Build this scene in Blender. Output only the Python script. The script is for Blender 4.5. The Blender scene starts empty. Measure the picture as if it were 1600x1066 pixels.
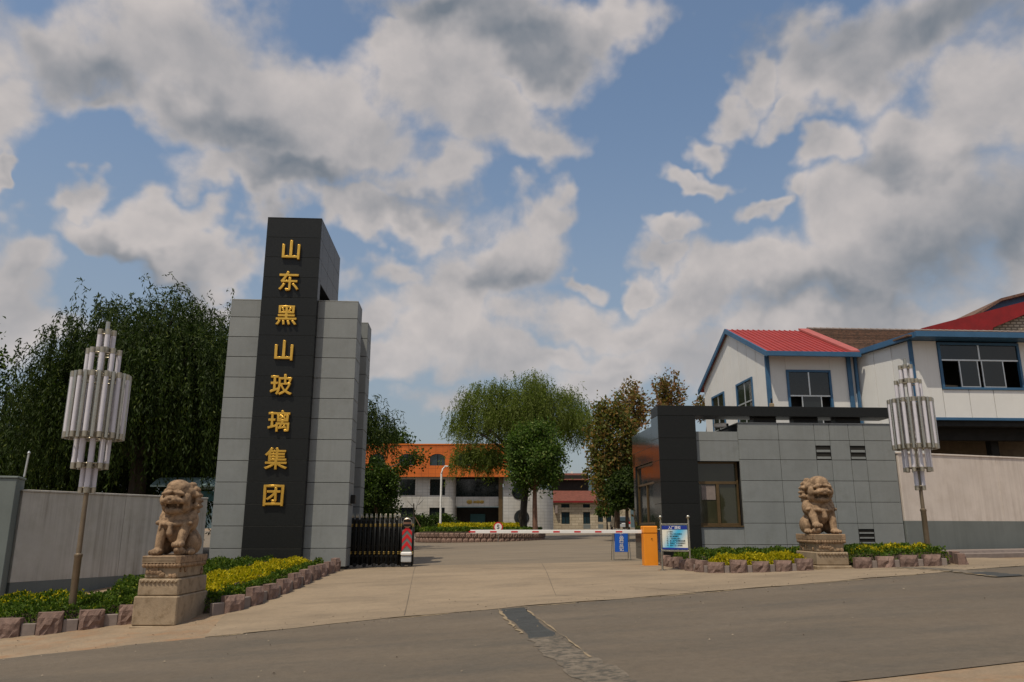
import bpy, bmesh, math, random
import numpy as np
from mathutils import Vector, Matrix
random.seed(7); rng = np.random.default_rng(7)
S = bpy.context.scene
COL = S.collection
R = math.radians
# ------------------------------------------------------------------ camera
ZC = 1.8; F = 1200.0; PITCH = math.atan(292.0 / F)
cam = bpy.data.cameras.new('camera'); camo = bpy.data.objects.new('camera', cam); COL.objects.link(camo)
cam.sensor_width = 36; cam.lens = 36 * F / 1600; cam.clip_end = 6000; cam.clip_start = .05
camo.location = (0, 0, ZC); camo.rotation_euler = (math.pi / 2 + PITCH, 0, 0)
S.camera = camo
S.view_settings.view_transform = 'Standard'; S.view_settings.look = 'None'
S.view_settings.gamma = 1; S.view_settings.use_curve_mapping = False
S.view_settings.exposure = -0.40
SUN_EL = R(63); SUN_AZ = R(217)      # azimuth clockwise from +y: the sun stands behind the camera, to its left
# ------------------------------------------------------------------ sky
W = bpy.data.worlds.new('World'); S.world = W; W.use_nodes = True
wn = W.node_tree; wn.nodes.clear()
class NB:
    """small node builder"""
    def __init__(s, tree): s.t = tree
    def n(s, typ, **kw):
        nd = s.t.nodes.new(typ)
        for k, v in kw.items():
            if k == 'ins':
                for i, x in v.items():
                    if hasattr(x, 'is_linked') or isinstance(x, bpy.types.NodeSocket): s.t.links.new(x, nd.inputs[i])
                    else: nd.inputs[i].default_value = x
            else: setattr(nd, k, v)
        return nd
    def m(s, op, a, b=None, c=None, clamp=False):
        nd = s.n('ShaderNodeMath', operation=op, use_clamp=clamp)
        for i, x in enumerate((a, b, c)):
            if x is None: continue
            if isinstance(x, bpy.types.NodeSocket): s.t.links.new(x, nd.inputs[i])
            else: nd.inputs[i].default_value = x
        return nd.outputs[0]
    def vm(s, op, a, b=None):
        nd = s.n('ShaderNodeVectorMath', operation=op)
        for i, x in enumerate((a, b)):
            if x is None: continue
            if isinstance(x, bpy.types.NodeSocket): s.t.links.new(x, nd.inputs[i])
            else: nd.inputs[i].default_value = x
        return nd.outputs[1] if op in ('LENGTH', 'DOT_PRODUCT', 'DISTANCE') else nd.outputs[0]
    def noise(s, vec, scale, detail=4, rough=.5, dist=0):
        return s.n('ShaderNodeTexNoise', ins={'Vector': vec, 'Scale': scale, 'Detail': detail, 'Roughness': rough, 'Distortion': dist}).outputs['Fac']
    def mr(s, v, a, b, c=0., d=1., typ='LINEAR'):
        return s.n('ShaderNodeMapRange', interpolation_type=typ, ins={0: v, 1: a, 2: b, 3: c, 4: d}).outputs[0]
    def mix(s, f, a, b, typ='MIX'):
        nd = s.n('ShaderNodeMix', data_type='RGBA', blend_type=typ)
        for i, x in ((0, f), (6, a), (7, b)):
            if isinstance(x, bpy.types.NodeSocket): s.t.links.new(x, nd.inputs[i])
            else: nd.inputs[i].default_value = x if i == 0 else (*x[:3], 1)
        return nd.outputs[2]
    def link(s, a, b): s.t.links.new(a, b)
# cumulus masses: azimuth, elevation, half width, half height in degrees
CLOUDS = [(-34.3, 30.2, 5.9, 3.9), (-28.2, 30.7, 6.6, 4.9), (-21.4, 30.4, 6.8, 4.8), (-16.9, 28.6, 5.5, 4.2), (-26.9, 26.9, 7.6, 2.8), (-31.3, 25.9, 2.8, 1.9), (-12.3, 26.9, 5.6, 3.5), (-8.2, 24.9, 5.6, 2.7), (-5.2, 25.9, 3.6, 2.7), (-16.2, 25.1, 7.4, 2.4), (-38.8, 26.5, 4.1, 5.5), (-25.4, 32.5, 9.5, 4.1), (-31.4, 29.1, 6.7, 4.4), (-14.5, 29.7, 6.1, 3.4), (-19.2, 27, 7.3, 2.9), (-9.7, 34.4, 3.2, 1.8), (-5.4, 33.4, 7, 3.7), (1.1, 35.2, 8.1, 3.2), (8.7, 36.5, 6.3, 2), (-2.1, 30.1, 5.8, 3), (2.6, 28.3, 3.6, 2), (-5.5, 36.7, 9.8, 2.4), (-31.7, 20.1, 2.3, 1.1), (-25.7, 20.5, 3, 1.8), (-22.1, 19.3, 4, 1.7), (-28, 18.9, 4.5, 1.3), (-33.3, 15.7, 2.7, 2), (-34, 13.1, 3.9, 2.8), (-21.9, 16.4, 3.1, 2.2), (-35.9, 21.7, 0.6, 0.8), (-19.9, 19.8, 2.7, 1.5), (2.6, 23.5, 2.8, 1.8), (1.5, 20, 4, 3.7), (-3, 18.1, 5, 3.3), (-6.9, 16.1, 4.9, 2.6), (-9, 18.4, 2.5, 1.6), (5, 18, 1.6, 1.3), (-5.4, 13.8, 5.9, 2.4), (-9.2, 11.8, 2.9, 2.1), (-3.9, 9.5, 2.9, 2.1), (2, 12.4, 3.9, 2.1), (-10.1, 23, 6.6, 2), (-19.8, 23.4, 7.6, 1.7), (-12.1, 22.4, 6.5, 1.8), (18.5, 29.6, 2.6, 1.6), (16.4, 27.8, 2.3, 1.2), (20.5, 31, 2.1, 1.6), (15.7, 25.1, 2.3, 0.8), (22.6, 28.5, 2.7, 1.2), (25.7, 31.2, 5.4, 3.1), (30.5, 31.7, 7.4, 3.3), (35.2, 26.5, 4, 3.7), (30.9, 26, 4.8, 3.1), (24.1, 26, 2.6, 1.6), (21.6, 23.1, 1.8, 1.7), (25, 21.7, 4.5, 3.4), (30.2, 20.8, 6.4, 4.8), (34.6, 17.5, 4.5, 5.4), (14, 21.4, 1.8, 1.1), (12.9, 19.5, 2.8, 1.7), (18.4, 17.9, 4.4, 2.7), (14.1, 16, 5.5, 2.3), (23.6, 16.7, 7.9, 3.9), (9.8, 14.8, 3.8, 1.9), (7.8, 12.3, 4.3, 1.9), (14.9, 12.7, 6.6, 2.3), (25.3, 13, 9.5, 3), (38.5, 28.9, 3.8, 4.1), (30.6, 9, 8.2, 3.7), (-23.1, 11.4, 11.1, 2.6), (4.9, 15.2, 5.8, 2.4), (-11.7, 14.9, 3.8, 2.8), (18.8, 22.2, 2, 1.1), (9.9, 17.9, 1.9, 1.2), (6.3, 10.4, 5.7, 1.9), (-9.1, 22.1, 7.6, 1.8)]
DARKS = [(31.3, 17.3, 6.5, 3.4), (31.8, 31.7, 7.6, 2.5), (35.6, 19.3, 3.9, 4.6), (-5.5, 36.7, 9.3, 2.2), (3.3, 35.1, 5.9, 2.2), (-23.3, 26.7, 6, 2.5), (-16.6, 24.2, 6.9, 1.8), (-32.4, 28, 4.4, 3), (23.4, 14.9, 6.3, 1.7), (0, 18.6, 3, 1.9), (-25.9, 18.1, 5.1, 1.1), (-6.1, 23.2, 4.6, 1.4), (19.8, 33.6, 4.7, 1.6), (29.4, 23.9, 4.5, 1.4)]
b = NB(wn)
tc = b.n('ShaderNodeTexCoord').outputs['Generated']
d = b.vm('NORMALIZE', tc)
w1 = b.n('ShaderNodeTexNoise', ins={'Vector': d, 'Scale': 8., 'Detail': 4., 'Roughness': .55}).outputs['Color']
dw = b.vm('ADD', d, b.vm('MULTIPLY', b.vm('SUBTRACT', w1, (.5, .5, .5)), (.20, .20, .20)))
sx = b.n('ShaderNodeSeparateXYZ', ins={0: dw})
az = b.m('ARCTAN2', sx.outputs[0], sx.outputs[1])
el = b.m('ARCSINE', b.m('DIVIDE', sx.outputs[2], b.vm('LENGTH', dw)))
ae = b.n('ShaderNodeCombineXYZ', ins={0: az, 1: el, 2: 0.}).outputs[0]
def blobs(lst, k):
    acc = None
    for (a, e, ra, re) in lst:
        q = b.n('ShaderNodeVectorMath', operation='MULTIPLY_ADD', ins={0: ae, 1: (1 / R(ra), 1 / R(re), 0), 2: (-a / ra, -e / re, 0)}).outputs[0]
        v = b.vm('LENGTH', q)
        acc = v if acc is None else b.m('SMOOTH_MIN', acc, v, k)
    return b.m('SUBTRACT', 1., acc)
bl = blobs(CLOUDS, .22)
# beyond the view the same broken cumulus goes on
far = b.m('MULTIPLY', b.m('SUBTRACT', b.noise(d, 3.2, 2), .47), 5.0)
om = b.m('MAXIMUM', b.mr(b.m('ABSOLUTE', az), R(36), R(44)), b.mr(el, R(37), R(44)))
bl = b.n('ShaderNodeMix', data_type='FLOAT', ins={0: om, 2: bl, 3: far}).outputs[0]
fb = b.noise(d, 7.5, 8, .56, .2)
fo = b.noise(b.vm('ADD', d, (-.018, -.012, .034)), 7.5, 5, .52, .2)
bl0 = b.m('MULTIPLY', bl, 1.0)
field = b.m('ADD', bl0, b.m('MULTIPLY', b.m('SUBTRACT', fb, .5), 2.0))
sky = b.n('ShaderNodeTexSky', sky_type='NISHITA', sun_disc=False, sun_elevation=SUN_EL, sun_rotation=SUN_AZ, altitude=100, air_density=1.1, dust_density=2.0, ozone_density=2.2)
cov = b.mr(field, -.18, .52, typ='SMOOTHSTEP')
lit = b.mr(b.m('SUBTRACT', fb, fo), -.13, .13, -.20, .20)
dark = b.mr(blobs(DARKS, .3), -.35, .85, 0., 1., typ='SMOOTHSTEP')
thick = b.mr(field, .2, 1.3, .2, -.04, typ='SMOOTHSTEP')
sh = b.m('ADD', b.m('ADD', .62, lit), thick)
sh = b.m('SUBTRACT', sh, b.m('MULTIPLY', dark, .55), clamp=True)
ccol = b.mix(sh, (2.3, 2.65, 3.1), (7.8, 7.15, 6.85))
skyc = b.mix(1.0, sky.outputs[0], (1.68, 1.68, 1.6), 'MULTIPLY')
# pale summer haze low over the horizon
sz = b.n('ShaderNodeSeparateXYZ', ins={0: d}).outputs[2]
hz = b.mr(sz, .0, .55, .75, .05, typ='SMOOTHSTEP')
skyc = b.mix(hz, skyc, (3.7, 4.05, 4.5))
fin = b.mix(b.m('MULTIPLY', cov, b.mr(sz, .0, .25, .6, .95)), skyc, ccol)
bg = b.n('ShaderNodeBackground', ins={0: fin, 1: .1})
b.link(bg.outputs[0], b.n('ShaderNodeOutputWorld').inputs[0])
W.cycles.sampling_method = 'MANUAL'; W.cycles.sample_map_resolution = 512
# ------------------------------------------------------------------ sun
sl = bpy.data.lights.new('sun', 'SUN'); sl.energy = 4.3; sl.angle = R(.53); sl.color = (1, .90, .74)
so = bpy.data.objects.new('sun', sl); COL.objects.link(so)
sd = Vector((math.sin(SUN_AZ) * math.cos(SUN_EL), math.cos(SUN_AZ) * math.cos(SUN_EL), math.sin(SUN_EL)))
so.location = sd * 60; so.rotation_euler = sd.to_track_quat('Z', 'Y').to_euler()
# ------------------------------------------------------------------ helpers
SP, CP = math.sin(PITCH), math.cos(PITCH)
def at(u, v, Y):
    a = u - 800; q = 533 - v; y = -q * SP + F * CP; k = Y / y
    return Vector((a * k, Y, ZC + (q * CP + F * SP) * k))
def smooth(t): t = max(0, min(1, t)); return t * t * (3 - 2 * t)
def G(x, y):
    zr = .42 + .06 * max(-14, min(14, x)); zy = .72 + .02 * max(-12, min(12, x)) + .009 * max(0, min(y, 120) - 23)
    return zr + (zy - zr) * smooth((y - 13) / 10)
def link(o, parent=None):
    COL.objects.link(o)
    if parent is not None: o.parent = parent
    return o
def tag(o, label=None, cat=None, group=None, kind=None):
    if label: o['label'] = label
    if cat: o['category'] = cat
    if group: o['group'] = group
    if kind: o['kind'] = kind
    return o
def empty(name, loc, rz=0, label=None, cat=None, group=None):
    o = bpy.data.objects.new(name, None); o.location = loc; o.rotation_euler = (0, 0, rz); o.empty_display_size = .2
    COL.objects.link(o); return tag(o, label, cat, group)
_M = {}
def mat(name, col, rough=.75, var=.12, scale=3., bump=0., bscale=60., metal=0., spec=.4, col2=None, streak=0., streakcol=None, rnd=0., aniso=(1, 1, 1), coat=0., detail=5, mask=(.35, .65), island=False, grain=0.):
    """procedural surface: base colour varied by world-space noise, optional second colour, vertical rain streaks, per-piece variation"""
    m = bpy.data.materials.new(name); m.use_nodes = True; t = m.node_tree; b = NB(t)
    p = t.nodes['Principled BSDF']; pos = b.n('ShaderNodeNewGeometry')
    v = b.vm('MULTIPLY', pos.outputs['Position'], aniso)
    n1 = b.noise(v, scale, detail, .6)
    lo = tuple(c * (1 - var) for c in col); hi = tuple(min(1, c * (1 + var)) for c in col)
    c = b.mix(b.mr(n1, .3, .7), lo, hi)
    if col2: c = b.mix(b.mr(b.noise(v, scale * 1.7 + .3, 6, .65), mask[0], mask[1], typ='SMOOTHSTEP'), c, col2)
    if streak:
        sv = b.vm('MULTIPLY', pos.outputs['Position'], (6, 6, .12))
        s1 = b.mr(b.noise(sv, 1.6, 5, .7), .45, .75); s2 = b.mr(b.noise(pos.outputs['Position'], .7, 3), .3, .7)
        c = b.mix(b.m('MULTIPLY', b.m('MULTIPLY', s1, s2), streak), c, streakcol or tuple(x * .5 for x in col))
    if grain:
        gn = b.mr(b.m('ADD', b.m('MULTIPLY', b.noise(pos.outputs['Position'], 38., 3, .7), .5), b.m('MULTIPLY', b.noise(pos.outputs['Position'], 9., 5, .7), .5)), .32, .68, 1 - grain, 1 + grain)
        c = b.mix(1., c, b.n('ShaderNodeCombineColor', ins={0: gn, 1: gn, 2: gn}).outputs[0], 'MULTIPLY')
    if rnd:
        oi = b.n('ShaderNodeObjectInfo').outputs['Random'] if not island else pos.outputs['Random Per Island']
        c = b.mix(1., c, b.n('ShaderNodeCombineColor', ins={0: b.mr(oi, 0, 1, 1 - rnd, 1 + rnd), 1: b.mr(oi, 0, 1, 1 - rnd, 1 + rnd), 2: b.mr(oi, 0, 1, 1 - rnd, 1 + rnd)}).outputs[0], 'MULTIPLY')
    b.link(c, p.inputs['Base Color'])
    p.inputs['Metallic'].default_value = metal; p.inputs['Specular IOR Level'].default_value = spec
    b.link(b.mr(b.noise(pos.outputs['Position'], scale * 2.3, 3), .3, .7, max(.02, rough - .08), min(1, rough + .08)), p.inputs['Roughness'])
    if coat: p.inputs['Coat Weight'].default_value = coat; p.inputs['Coat Roughness'].default_value = .08
    if bump:
        bn = b.n('ShaderNodeBump', ins={'Strength': bump, 'Distance': .02, 'Height': b.noise(v, bscale, 6, .6)})
        b.link(bn.outputs[0], p.inputs['Normal'])
    _M[name] = m; return m
def leafmat(name, c1, c2, c3=None, f3=.12, trans=.35):
    m = bpy.data.materials.new(name); m.use_nodes = True; t = m.node_tree; b = NB(t); p = t.nodes['Principled BSDF']
    gm = b.n('ShaderNodeNewGeometry'); r = gm.outputs['Random Per Island']
    c = b.mix(b.m('ADD', b.m('MULTIPLY', r, .6), b.mr(b.noise(gm.outputs['Position'], .9, 3), .3, .7, 0., .4)), c1, c2)
    if c3: c = b.mix(b.mr(b.m('FRACT', b.m('MULTIPLY', r, 17.3)), 1 - f3, 1 - f3 + .02), c, c3)
    b.link(c, p.inputs['Base Color']); p.inputs['Roughness'].default_value = .6; p.inputs['Specular IOR Level'].default_value = .15
    tr = b.n('ShaderNodeBsdfTranslucent'); b.link(b.mix(1., c, (1.2, 1.5, .5), 'MULTIPLY'), tr.inputs[0])
    ms = b.n('ShaderNodeMixShader', ins={0: trans, 1: p.outputs[0], 2: tr.outputs[0]})
    b.link(ms.outputs[0], t.nodes['Material Output'].inputs[0]); _M[name] = m; return m
class MB:
    def __init__(s): s.v = []; s.f = []
    def add(s, vs, fs):
        o = len(s.v); s.v += [tuple(x) for x in vs]; s.f += [tuple(i + o for i in f) for f in fs]; return s
    def box(s, x0, x1, y0, y1, z0, z1):
        return s.add([(x, y, z) for z in (z0, z1) for y in (y0, y1) for x in (x0, x1)], [(0, 2, 3, 1), (4, 5, 7, 6), (0, 1, 5, 4), (2, 6, 7, 3), (0, 4, 6, 2), (1, 3, 7, 5)])
    def tube(s, pts, rad, n=10, cap=True):
        """round bar along points; rad a number or one per point"""
        pts = [Vector(p) for p in pts]; k = len(pts)
        if not hasattr(rad, '__len__'): rad = [rad] * k
        rings = []; ref = Vector((.31, .17, .93))
        for i, p in enumerate(pts):
            d = (pts[min(i + 1, k - 1)] - pts[max(i - 1, 0)]).normalized()
            if abs(d.dot(ref)) > .97: a = d.cross(Vector((1, 0, 0))).normalized()
            else: a = d.cross(ref).normalized()
            c = d.cross(a)
            rings.append([p + (a * math.cos(q) + c * math.sin(q)) * rad[i] for q in [2 * math.pi * j / n for j in range(n)]])
        vs = [x for r in rings for x in r]; fs = []
        for i in range(k - 1):
            for j in range(n):
                fs.append((i * n + j, i * n + (j + 1) % n, (i + 1) * n + (j + 1) % n, (i + 1) * n + j))
        if cap: fs.append(tuple(reversed(range(n)))); fs.append(tuple((k - 1) * n + j for j in range(n)))
        return s.add(vs, fs)
    def lathe(s, prof, n=24, c=(0, 0, 0)):
        k = len(prof); vs = []; fs = []
        for (r, z) in prof:
            for j in range(n): q = 2 * math.pi * j / n; vs.append((c[0] + r * math.cos(q), c[1] + r * math.sin(q), c[2] + z))
        for i in range(k - 1):
            for j in range(n): fs.append((i * n + j, i * n + (j + 1) % n, (i + 1) * n + (j + 1) % n, (i + 1) * n + j))
        fs.append(tuple(reversed(range(n)))); fs.append(tuple((k - 1) * n + j for j in range(n)))
        return s.add(vs, fs)
    def prism(s, poly, w, axis='z'):
        """extrude a closed 2D polygon; axis z: (x,y) over z range w; axis y: (x,z) over y range; axis x: (y,z) over x range"""
        n = len(poly); vs = []
        for h in w:
            for (a, c) in poly: vs.append({'z': (a, c, h), 'y': (a, h, c), 'x': (h, a, c)}[axis])
        return s.add(vs, [tuple(reversed(range(n))), tuple(range(n, 2 * n))] + [(i, (i + 1) % n, n + (i + 1) % n, n + i) for i in range(n)])
    def mesh(s, name, material, bevel=0, shade=False, seg=1):
        me = bpy.data.meshes.new(name); me.from_pydata(s.v, [], s.f)
        bm = bmesh.new(); bm.from_mesh(me); bmesh.ops.recalc_face_normals(bm, faces=bm.faces)
        if bevel: bmesh.ops.bevel(bm, geom=list(bm.edges), offset=bevel, segments=seg, affect='EDGES', clamp_overlap=True)
        bm.to_mesh(me); bm.free(); me.update()
        if shade: me.polygons.foreach_set('use_smooth', [True] * len(me.polygons))
        if material: me.materials.append(material if not isinstance(material, str) else _M[material])
        return me
    def build(s, name, material, parent=None, loc=(0, 0, 0), rz=0, bevel=0, shade=False, seg=1):
        o = bpy.data.objects.new(name, s.mesh(name, material, bevel, shade, seg)); o.location = loc; o.rotation_euler = (0, 0, rz)
        if shade and not bevel:
            try: o.data.set_sharp_from_angle(angle=R(40))
            except Exception: pass
        return link(o, parent)
_bc = {}
def bx(name, x0, x1, y0, y1, z0, z1, material, parent=None, bev=.004):
    """a box piece; alike pieces share one mesh"""
    dx, dy, dz = x1 - x0, y1 - y0, z1 - z0; k = (round(dx, 3), round(dy, 3), round(dz, 3), material, bev)
    if k not in _bc: _bc[k] = MB().box(-dx / 2, dx / 2, -dy / 2, dy / 2, -dz / 2, dz / 2).mesh(name, material, min(bev, min(dx, dy, dz) * .3))
    o = bpy.data.objects.new(name, _bc[k]); o.location = ((x0 + x1) / 2, (y0 + y1) / 2, (z0 + z1) / 2)
    return link(o, parent)
def place(name, me, parent, loc, rot=(0, 0, 0), sc=(1, 1, 1)):
    o = bpy.data.objects.new(name, me); o.location = loc; o.rotation_euler = rot; o.scale = sc
    return link(o, parent)
def copy_tree(o, parent=None):
    c = o.copy(); COL.objects.link(c); c.parent = parent
    for ch in [x for x in bpy.data.objects if x.parent == o]: copy_tree(ch, c)
    return c
def text_mesh(body, size, extrude, bold, material, name='lettering', bevel=0.):
    cu = bpy.data.curves.new(name, 'FONT'); cu.body = body; cu.size = size; cu.extrude = extrude; cu.offset = bold; cu.bevel_depth = bevel
    cu.align_x = 'CENTER'; cu.align_y = 'CENTER'; cu.resolution_u = 3
    o = bpy.data.objects.new(name, cu); COL.objects.link(o)
    dg = bpy.context.evaluated_depsgraph_get(); me = bpy.data.meshes.new_from_object(o.evaluated_get(dg))
    bpy.data.objects.remove(o)
    me.materials.clear(); me.materials.append(_M[material])
    v = np.empty(len(me.vertices) * 3); me.vertices.foreach_get('co', v); v = v.reshape(-1, 3)
    c = (v.min(0) + v.max(0)) / 2; c[2] = 0; v -= c; me.vertices.foreach_set('co', v.ravel()); me.update()
    return me
def quads(name, V, material, parent=None, loc=(0, 0, 0)):
    """V: (n,4,3) array of loose leaf faces -> one mesh"""
    n = len(V); me = bpy.data.meshes.new(name)
    me.vertices.add(n * 4); me.loops.add(n * 4); me.polygons.add(n)
    me.vertices.foreach_set('co', V.astype(np.float32).ravel())
    me.loops.foreach_set('vertex_index', np.arange(n * 4, dtype=np.int32))
    me.polygons.foreach_set('loop_start', np.arange(0, n * 4, 4, dtype=np.int32))
    me.update(calc_edges=True); me.materials.append(_M[material])
    o = bpy.data.objects.new(name, me); o.location = loc; return link(o, parent)
def unit(a): return a / np.maximum(np.linalg.norm(a, axis=-1, keepdims=True), 1e-9)
def leaf_quads(P, D, L, Wd, fold=.25):
    """rhombic leaves at P growing along D"""
    n = len(P); D = unit(D); side = unit(np.cross(D, rng.normal(size=(n, 3)))); up = np.cross(side, D)
    L = np.asarray(L).reshape(-1, 1); Wd = np.asarray(Wd).reshape(-1, 1)
    mid = P + D * L * .45 + up * Wd * fold
    return np.stack([P, mid + side * Wd * .5, P + D * L, mid - side * Wd * .5], 1)
# ------------------------------------------------------------------ materials
mat('dirt', (.25, .185, .12), .95, .18, .8, .5, 30, col2=(.27, .155, .08), mask=(.45, .75), grain=.22)
mat('apron', (.255, .195, .13), .9, .16, .6, .3, 45, col2=(.175, .135, .092), mask=(.4, .8), aniso=(.45, 1, 1), grain=.14)
mat('yard', (.185, .148, .105), .9, .15, .35, .2, 40, col2=(.14, .115, .085), mask=(.4, .75), aniso=(.4, 1, 1), grain=.12)
mat('asphalt', (.125, .099, .071), .88, .16, .45, .35, 160, col2=(.092, .078, .06), mask=(.38, .78), aniso=(.4, 1.1, 1), grain=.22)
mat('asphalt_new', (.045, .047, .045), .8, .2, 3, .5, 90)
mat('trench_fill', (.17, .14, .105), .95, .3, 5, .9, 70, col2=(.085, .075, .06), mask=(.45, .6))
mat('sand', (.26, .20, .125), .95, .2, 4, .4, 60)
mat('soil', (.05, .035, .022), .95, .3, 6, .5, 30)
mat('joint_seal', (.12, .095, .07), .9, .2, 5)
mat('grey_stone', (.205, .218, .215), .62, .07, 1.3, .05, 200, rnd=.05, col2=(.17, .18, .172), mask=(.5, .85), streak=.35, streakcol=(.13, .13, .11), grain=.06)
mat('grey_edge', (.27, .28, .27), .7, .1, 2)
mat('dark_core', (.018, .018, .017), .9, .1, 2)
mat('black_granite', (.011, .012, .0115), .38, .25, 25, .02, 200, spec=.25, rnd=.12)
mat('gloss_granite', (.016, .017, .017), .07, .2, 25, spec=.55, rnd=.1)
mat('gold', (.72, .42, .07), .34, .08, 6, metal=.75, spec=.5)
mat('old_gold', (.32, .22, .06), .4, .2, 8, metal=.7)
mat('bronze_frame', (.115, .075, .034), .4, .12, 4, metal=.35)
mat('dark_glass', (.014, .018, .018), .05, .1, 2, spec=.6)
mat('olive_glass', (.035, .036, .02), .07, .2, 1.2, spec=.6)
mat('teal_glass', (.016, .034, .042), .06, .2, 1, spec=.6)
mat('room_dark', (.02, .018, .015), .95, .2, 2)
mat('concrete_wall', (.52, .49, .44), .88, .08, 1.1, .15, 60, streak=1., streakcol=(.15, .12, .085), col2=(.46, .43, .37), mask=(.4, .75))
mat('concrete_wall_right', (.62, .55, .49), .88, .07, 1.1, .15, 60, streak=.6, streakcol=(.30, .24, .19), col2=(.55, .48, .42), mask=(.4, .75))
mat('grey_dado', (.145, .16, .152), .8, .1, 1.2, .1, 60, streak=.45, streakcol=(.09, .10, .09))
mat('pillar_grey', (.175, .20, .188), .85, .1, 1.2, .1, 60, streak=.3)
mat('rock_face', (.18, .118, .095), .92, .3, 9, .6, 45, rnd=.18)
mat('curb_slab', (.215, .175, .155), .85, .15, 6, .1, 60, rnd=.1)
mat('lion_stone', (.30, .20, .12), .9, .28, 6, .6, 45, col2=(.15, .095, .055), mask=(.42, .68), grain=.15)
mat('lion_plinth', (.31, .235, .155), .88, .16, 3, .3, 50, col2=(.19, .135, .08), mask=(.45, .75), grain=.12, streak=.6, streakcol=(.2, .14, .08))
mat('white_panel', (.66, .655, .63), .5, .035, 1., spec=.35, rnd=.06, streak=.25, streakcol=(.45, .42, .36))
mat('blue_trim', (.035, .105, .20), .5, .12, 2, spec=.4)
mat('red_roof', (.30, .034, .028), .55, .1, 1.5, rnd=.05)
mat('pink_flash', (.38, .095, .08), .6, .1, 2)
mat('tile_brown', (.155, .088, .06), .9, .3, 5, .3, 30, col2=(.09, .06, .045), mask=(.45, .6), island=True, rnd=.25)
mat('tile_red', (.20, .07, .048), .9, .25, 3, .3, 20, rnd=.1)
mat('deep_red', (.25, .009, .010), .6, .15, .8, col2=(.19, .008, .009))
mat('alu', (.55, .56, .55), .35, .06, 4, metal=.7)
mat('steel', (.42, .40, .34), .32, .08, 8, metal=.95)
mat('steel_dull', (.40, .36, .28), .42, .12, 8, metal=.85)
mat('tube_white', (.58, .56, .60), .35, .05, 6, spec=.4)
mat('pole_brown', (.20, .155, .105), .45, .15, 5, metal=.5, streak=.4)
mat('gate_black', (.007, .0075, .007), .45, .2, 8, spec=.25)
mat('red_paint', (.55, .015, .02), .4, .06, 5)
mat('white_paint', (.74, .73, .70), .5, .05, 5)
mat('orange_box', (.80, .27, .015), .45, .05, 3, spec=.4)
mat('orange_tile', (.66, .17, .012), .6, .06, .5, rnd=.03, streak=.2, streakcol=(.45, .11, .015))
mat('sign_blue', (.015, .13, .62), .45, .04, 5)
mat('navy', (.01, .03, .25), .45, .04, 5)
mat('sign_pale', (.62, .73, .78), .45, .03, 4)
mat('black_ink', (.01, .01, .01), .6, .05, 5)
mat('teal_roof', (.27, .38, .38), .4, .1, 2)
mat('teal_dark', (.01, .07, .075), .5, .1, 2)
mat('bark', (.10, .07, .045), .95, .35, 6, .8, 18, aniso=(1, 1, .25))
mat('bark_dark', (.035, .028, .02), .95, .35, 6, .8, 18, aniso=(1, 1, .25))
mat('bark_red', (.17, .09, .06), .95, .3, 6, .8, 18, aniso=(1, 1, .25))
mat('hill_green', (.035, .055, .06), 1., .3, .01)
mat('planter_stone', (.20, .13, .10), .92, .3, 2.5, .6, 20, rnd=.2)
mat('car_dark', (.02, .022, .025), .25, .1, 3, coat=.6)
mat('car_silver', (.42, .43, .43), .3, .05, 3, coat=.5)
mat('rubber', (.015, .015, .015), .85, .1, 5)
def brickmat(name, c, mortar, sx, sy, w=.5, h=.25, ms=.02, rough=.8, var=.08, plane='xz'):
    m = bpy.data.materials.new(name); m.use_nodes = True; t = m.node_tree; b = NB(t); p = t.nodes['Principled BSDF']
    gm = b.n('ShaderNodeNewGeometry'); sp = b.n('ShaderNodeSeparateXYZ', ins={0: gm.outputs['Position']})
    x = b.m('ADD', sp.outputs[0], b.m('MULTIPLY', sp.outputs[1], .7)); vec = b.n('ShaderNodeCombineXYZ', ins={0: b.m('MULTIPLY', x, sx), 1: b.m('MULTIPLY', sp.outputs[2], sy), 2: 0.}).outputs[0]
    br = b.n('ShaderNodeTexBrick', offset=0.0 if 'tile' in name else .5, ins={'Vector': vec, 'Color1': (*[q * (1 - var) for q in c], 1), 'Color2': (*[q * (1 + var) for q in c], 1), 'Mortar': (*mortar, 1), 'Scale': 1., 'Mortar Size': ms, 'Brick Width': w, 'Row Height': h})
    c2 = b.mix(b.mr(b.noise(gm.outputs['Position'], .6, 5), .4, .8), br.outputs[0], b.mix(1., br.outputs[0], (.72, .68, .6), 'MULTIPLY'))
    b.link(c2, p.inputs['Base Color']); p.inputs['Roughness'].default_value = rough
    b.link(b.n('ShaderNodeBump', ins={'Strength': .4, 'Distance': .01, 'Height': b.m('SUBTRACT', 1., br.outputs['Fac'])}).outputs[0], p.inputs['Normal'])
    _M[name] = m
brickmat('white_tile_wall', (.45, .44, .41), (.30, .30, .285), 1, 1, .62, .36, .02, .55, .05)
brickmat('orange_tile_wall', (.58, .128, .008), (.38, .085, .008), 1, 1, .8, .6, .025, .6, .05)
brickmat('beige_stone_wall', (.42, .36, .26), (.24, .19, .13), 1, 1, .9, .35, .025, .85, .14)
brickmat('beige_brick_wall', (.40, .35, .28), (.16, .13, .1), 1, 1, .4, .2, .05, .9, .12)
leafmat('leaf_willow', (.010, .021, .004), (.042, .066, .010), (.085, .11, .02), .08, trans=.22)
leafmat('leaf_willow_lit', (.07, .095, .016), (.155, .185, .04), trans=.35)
leafmat('leaf_green', (.014, .030, .006), (.052, .085, .014), (.12, .17, .035), .1, trans=.3)
leafmat('leaf_round', (.03, .06, .010), (.10, .16, .03), (.20, .24, .07), .1, trans=.3)
leafmat('leaf_plane', (.06, .075, .018), (.15, .15, .04), (.22, .13, .04), .35, trans=.3)
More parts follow.
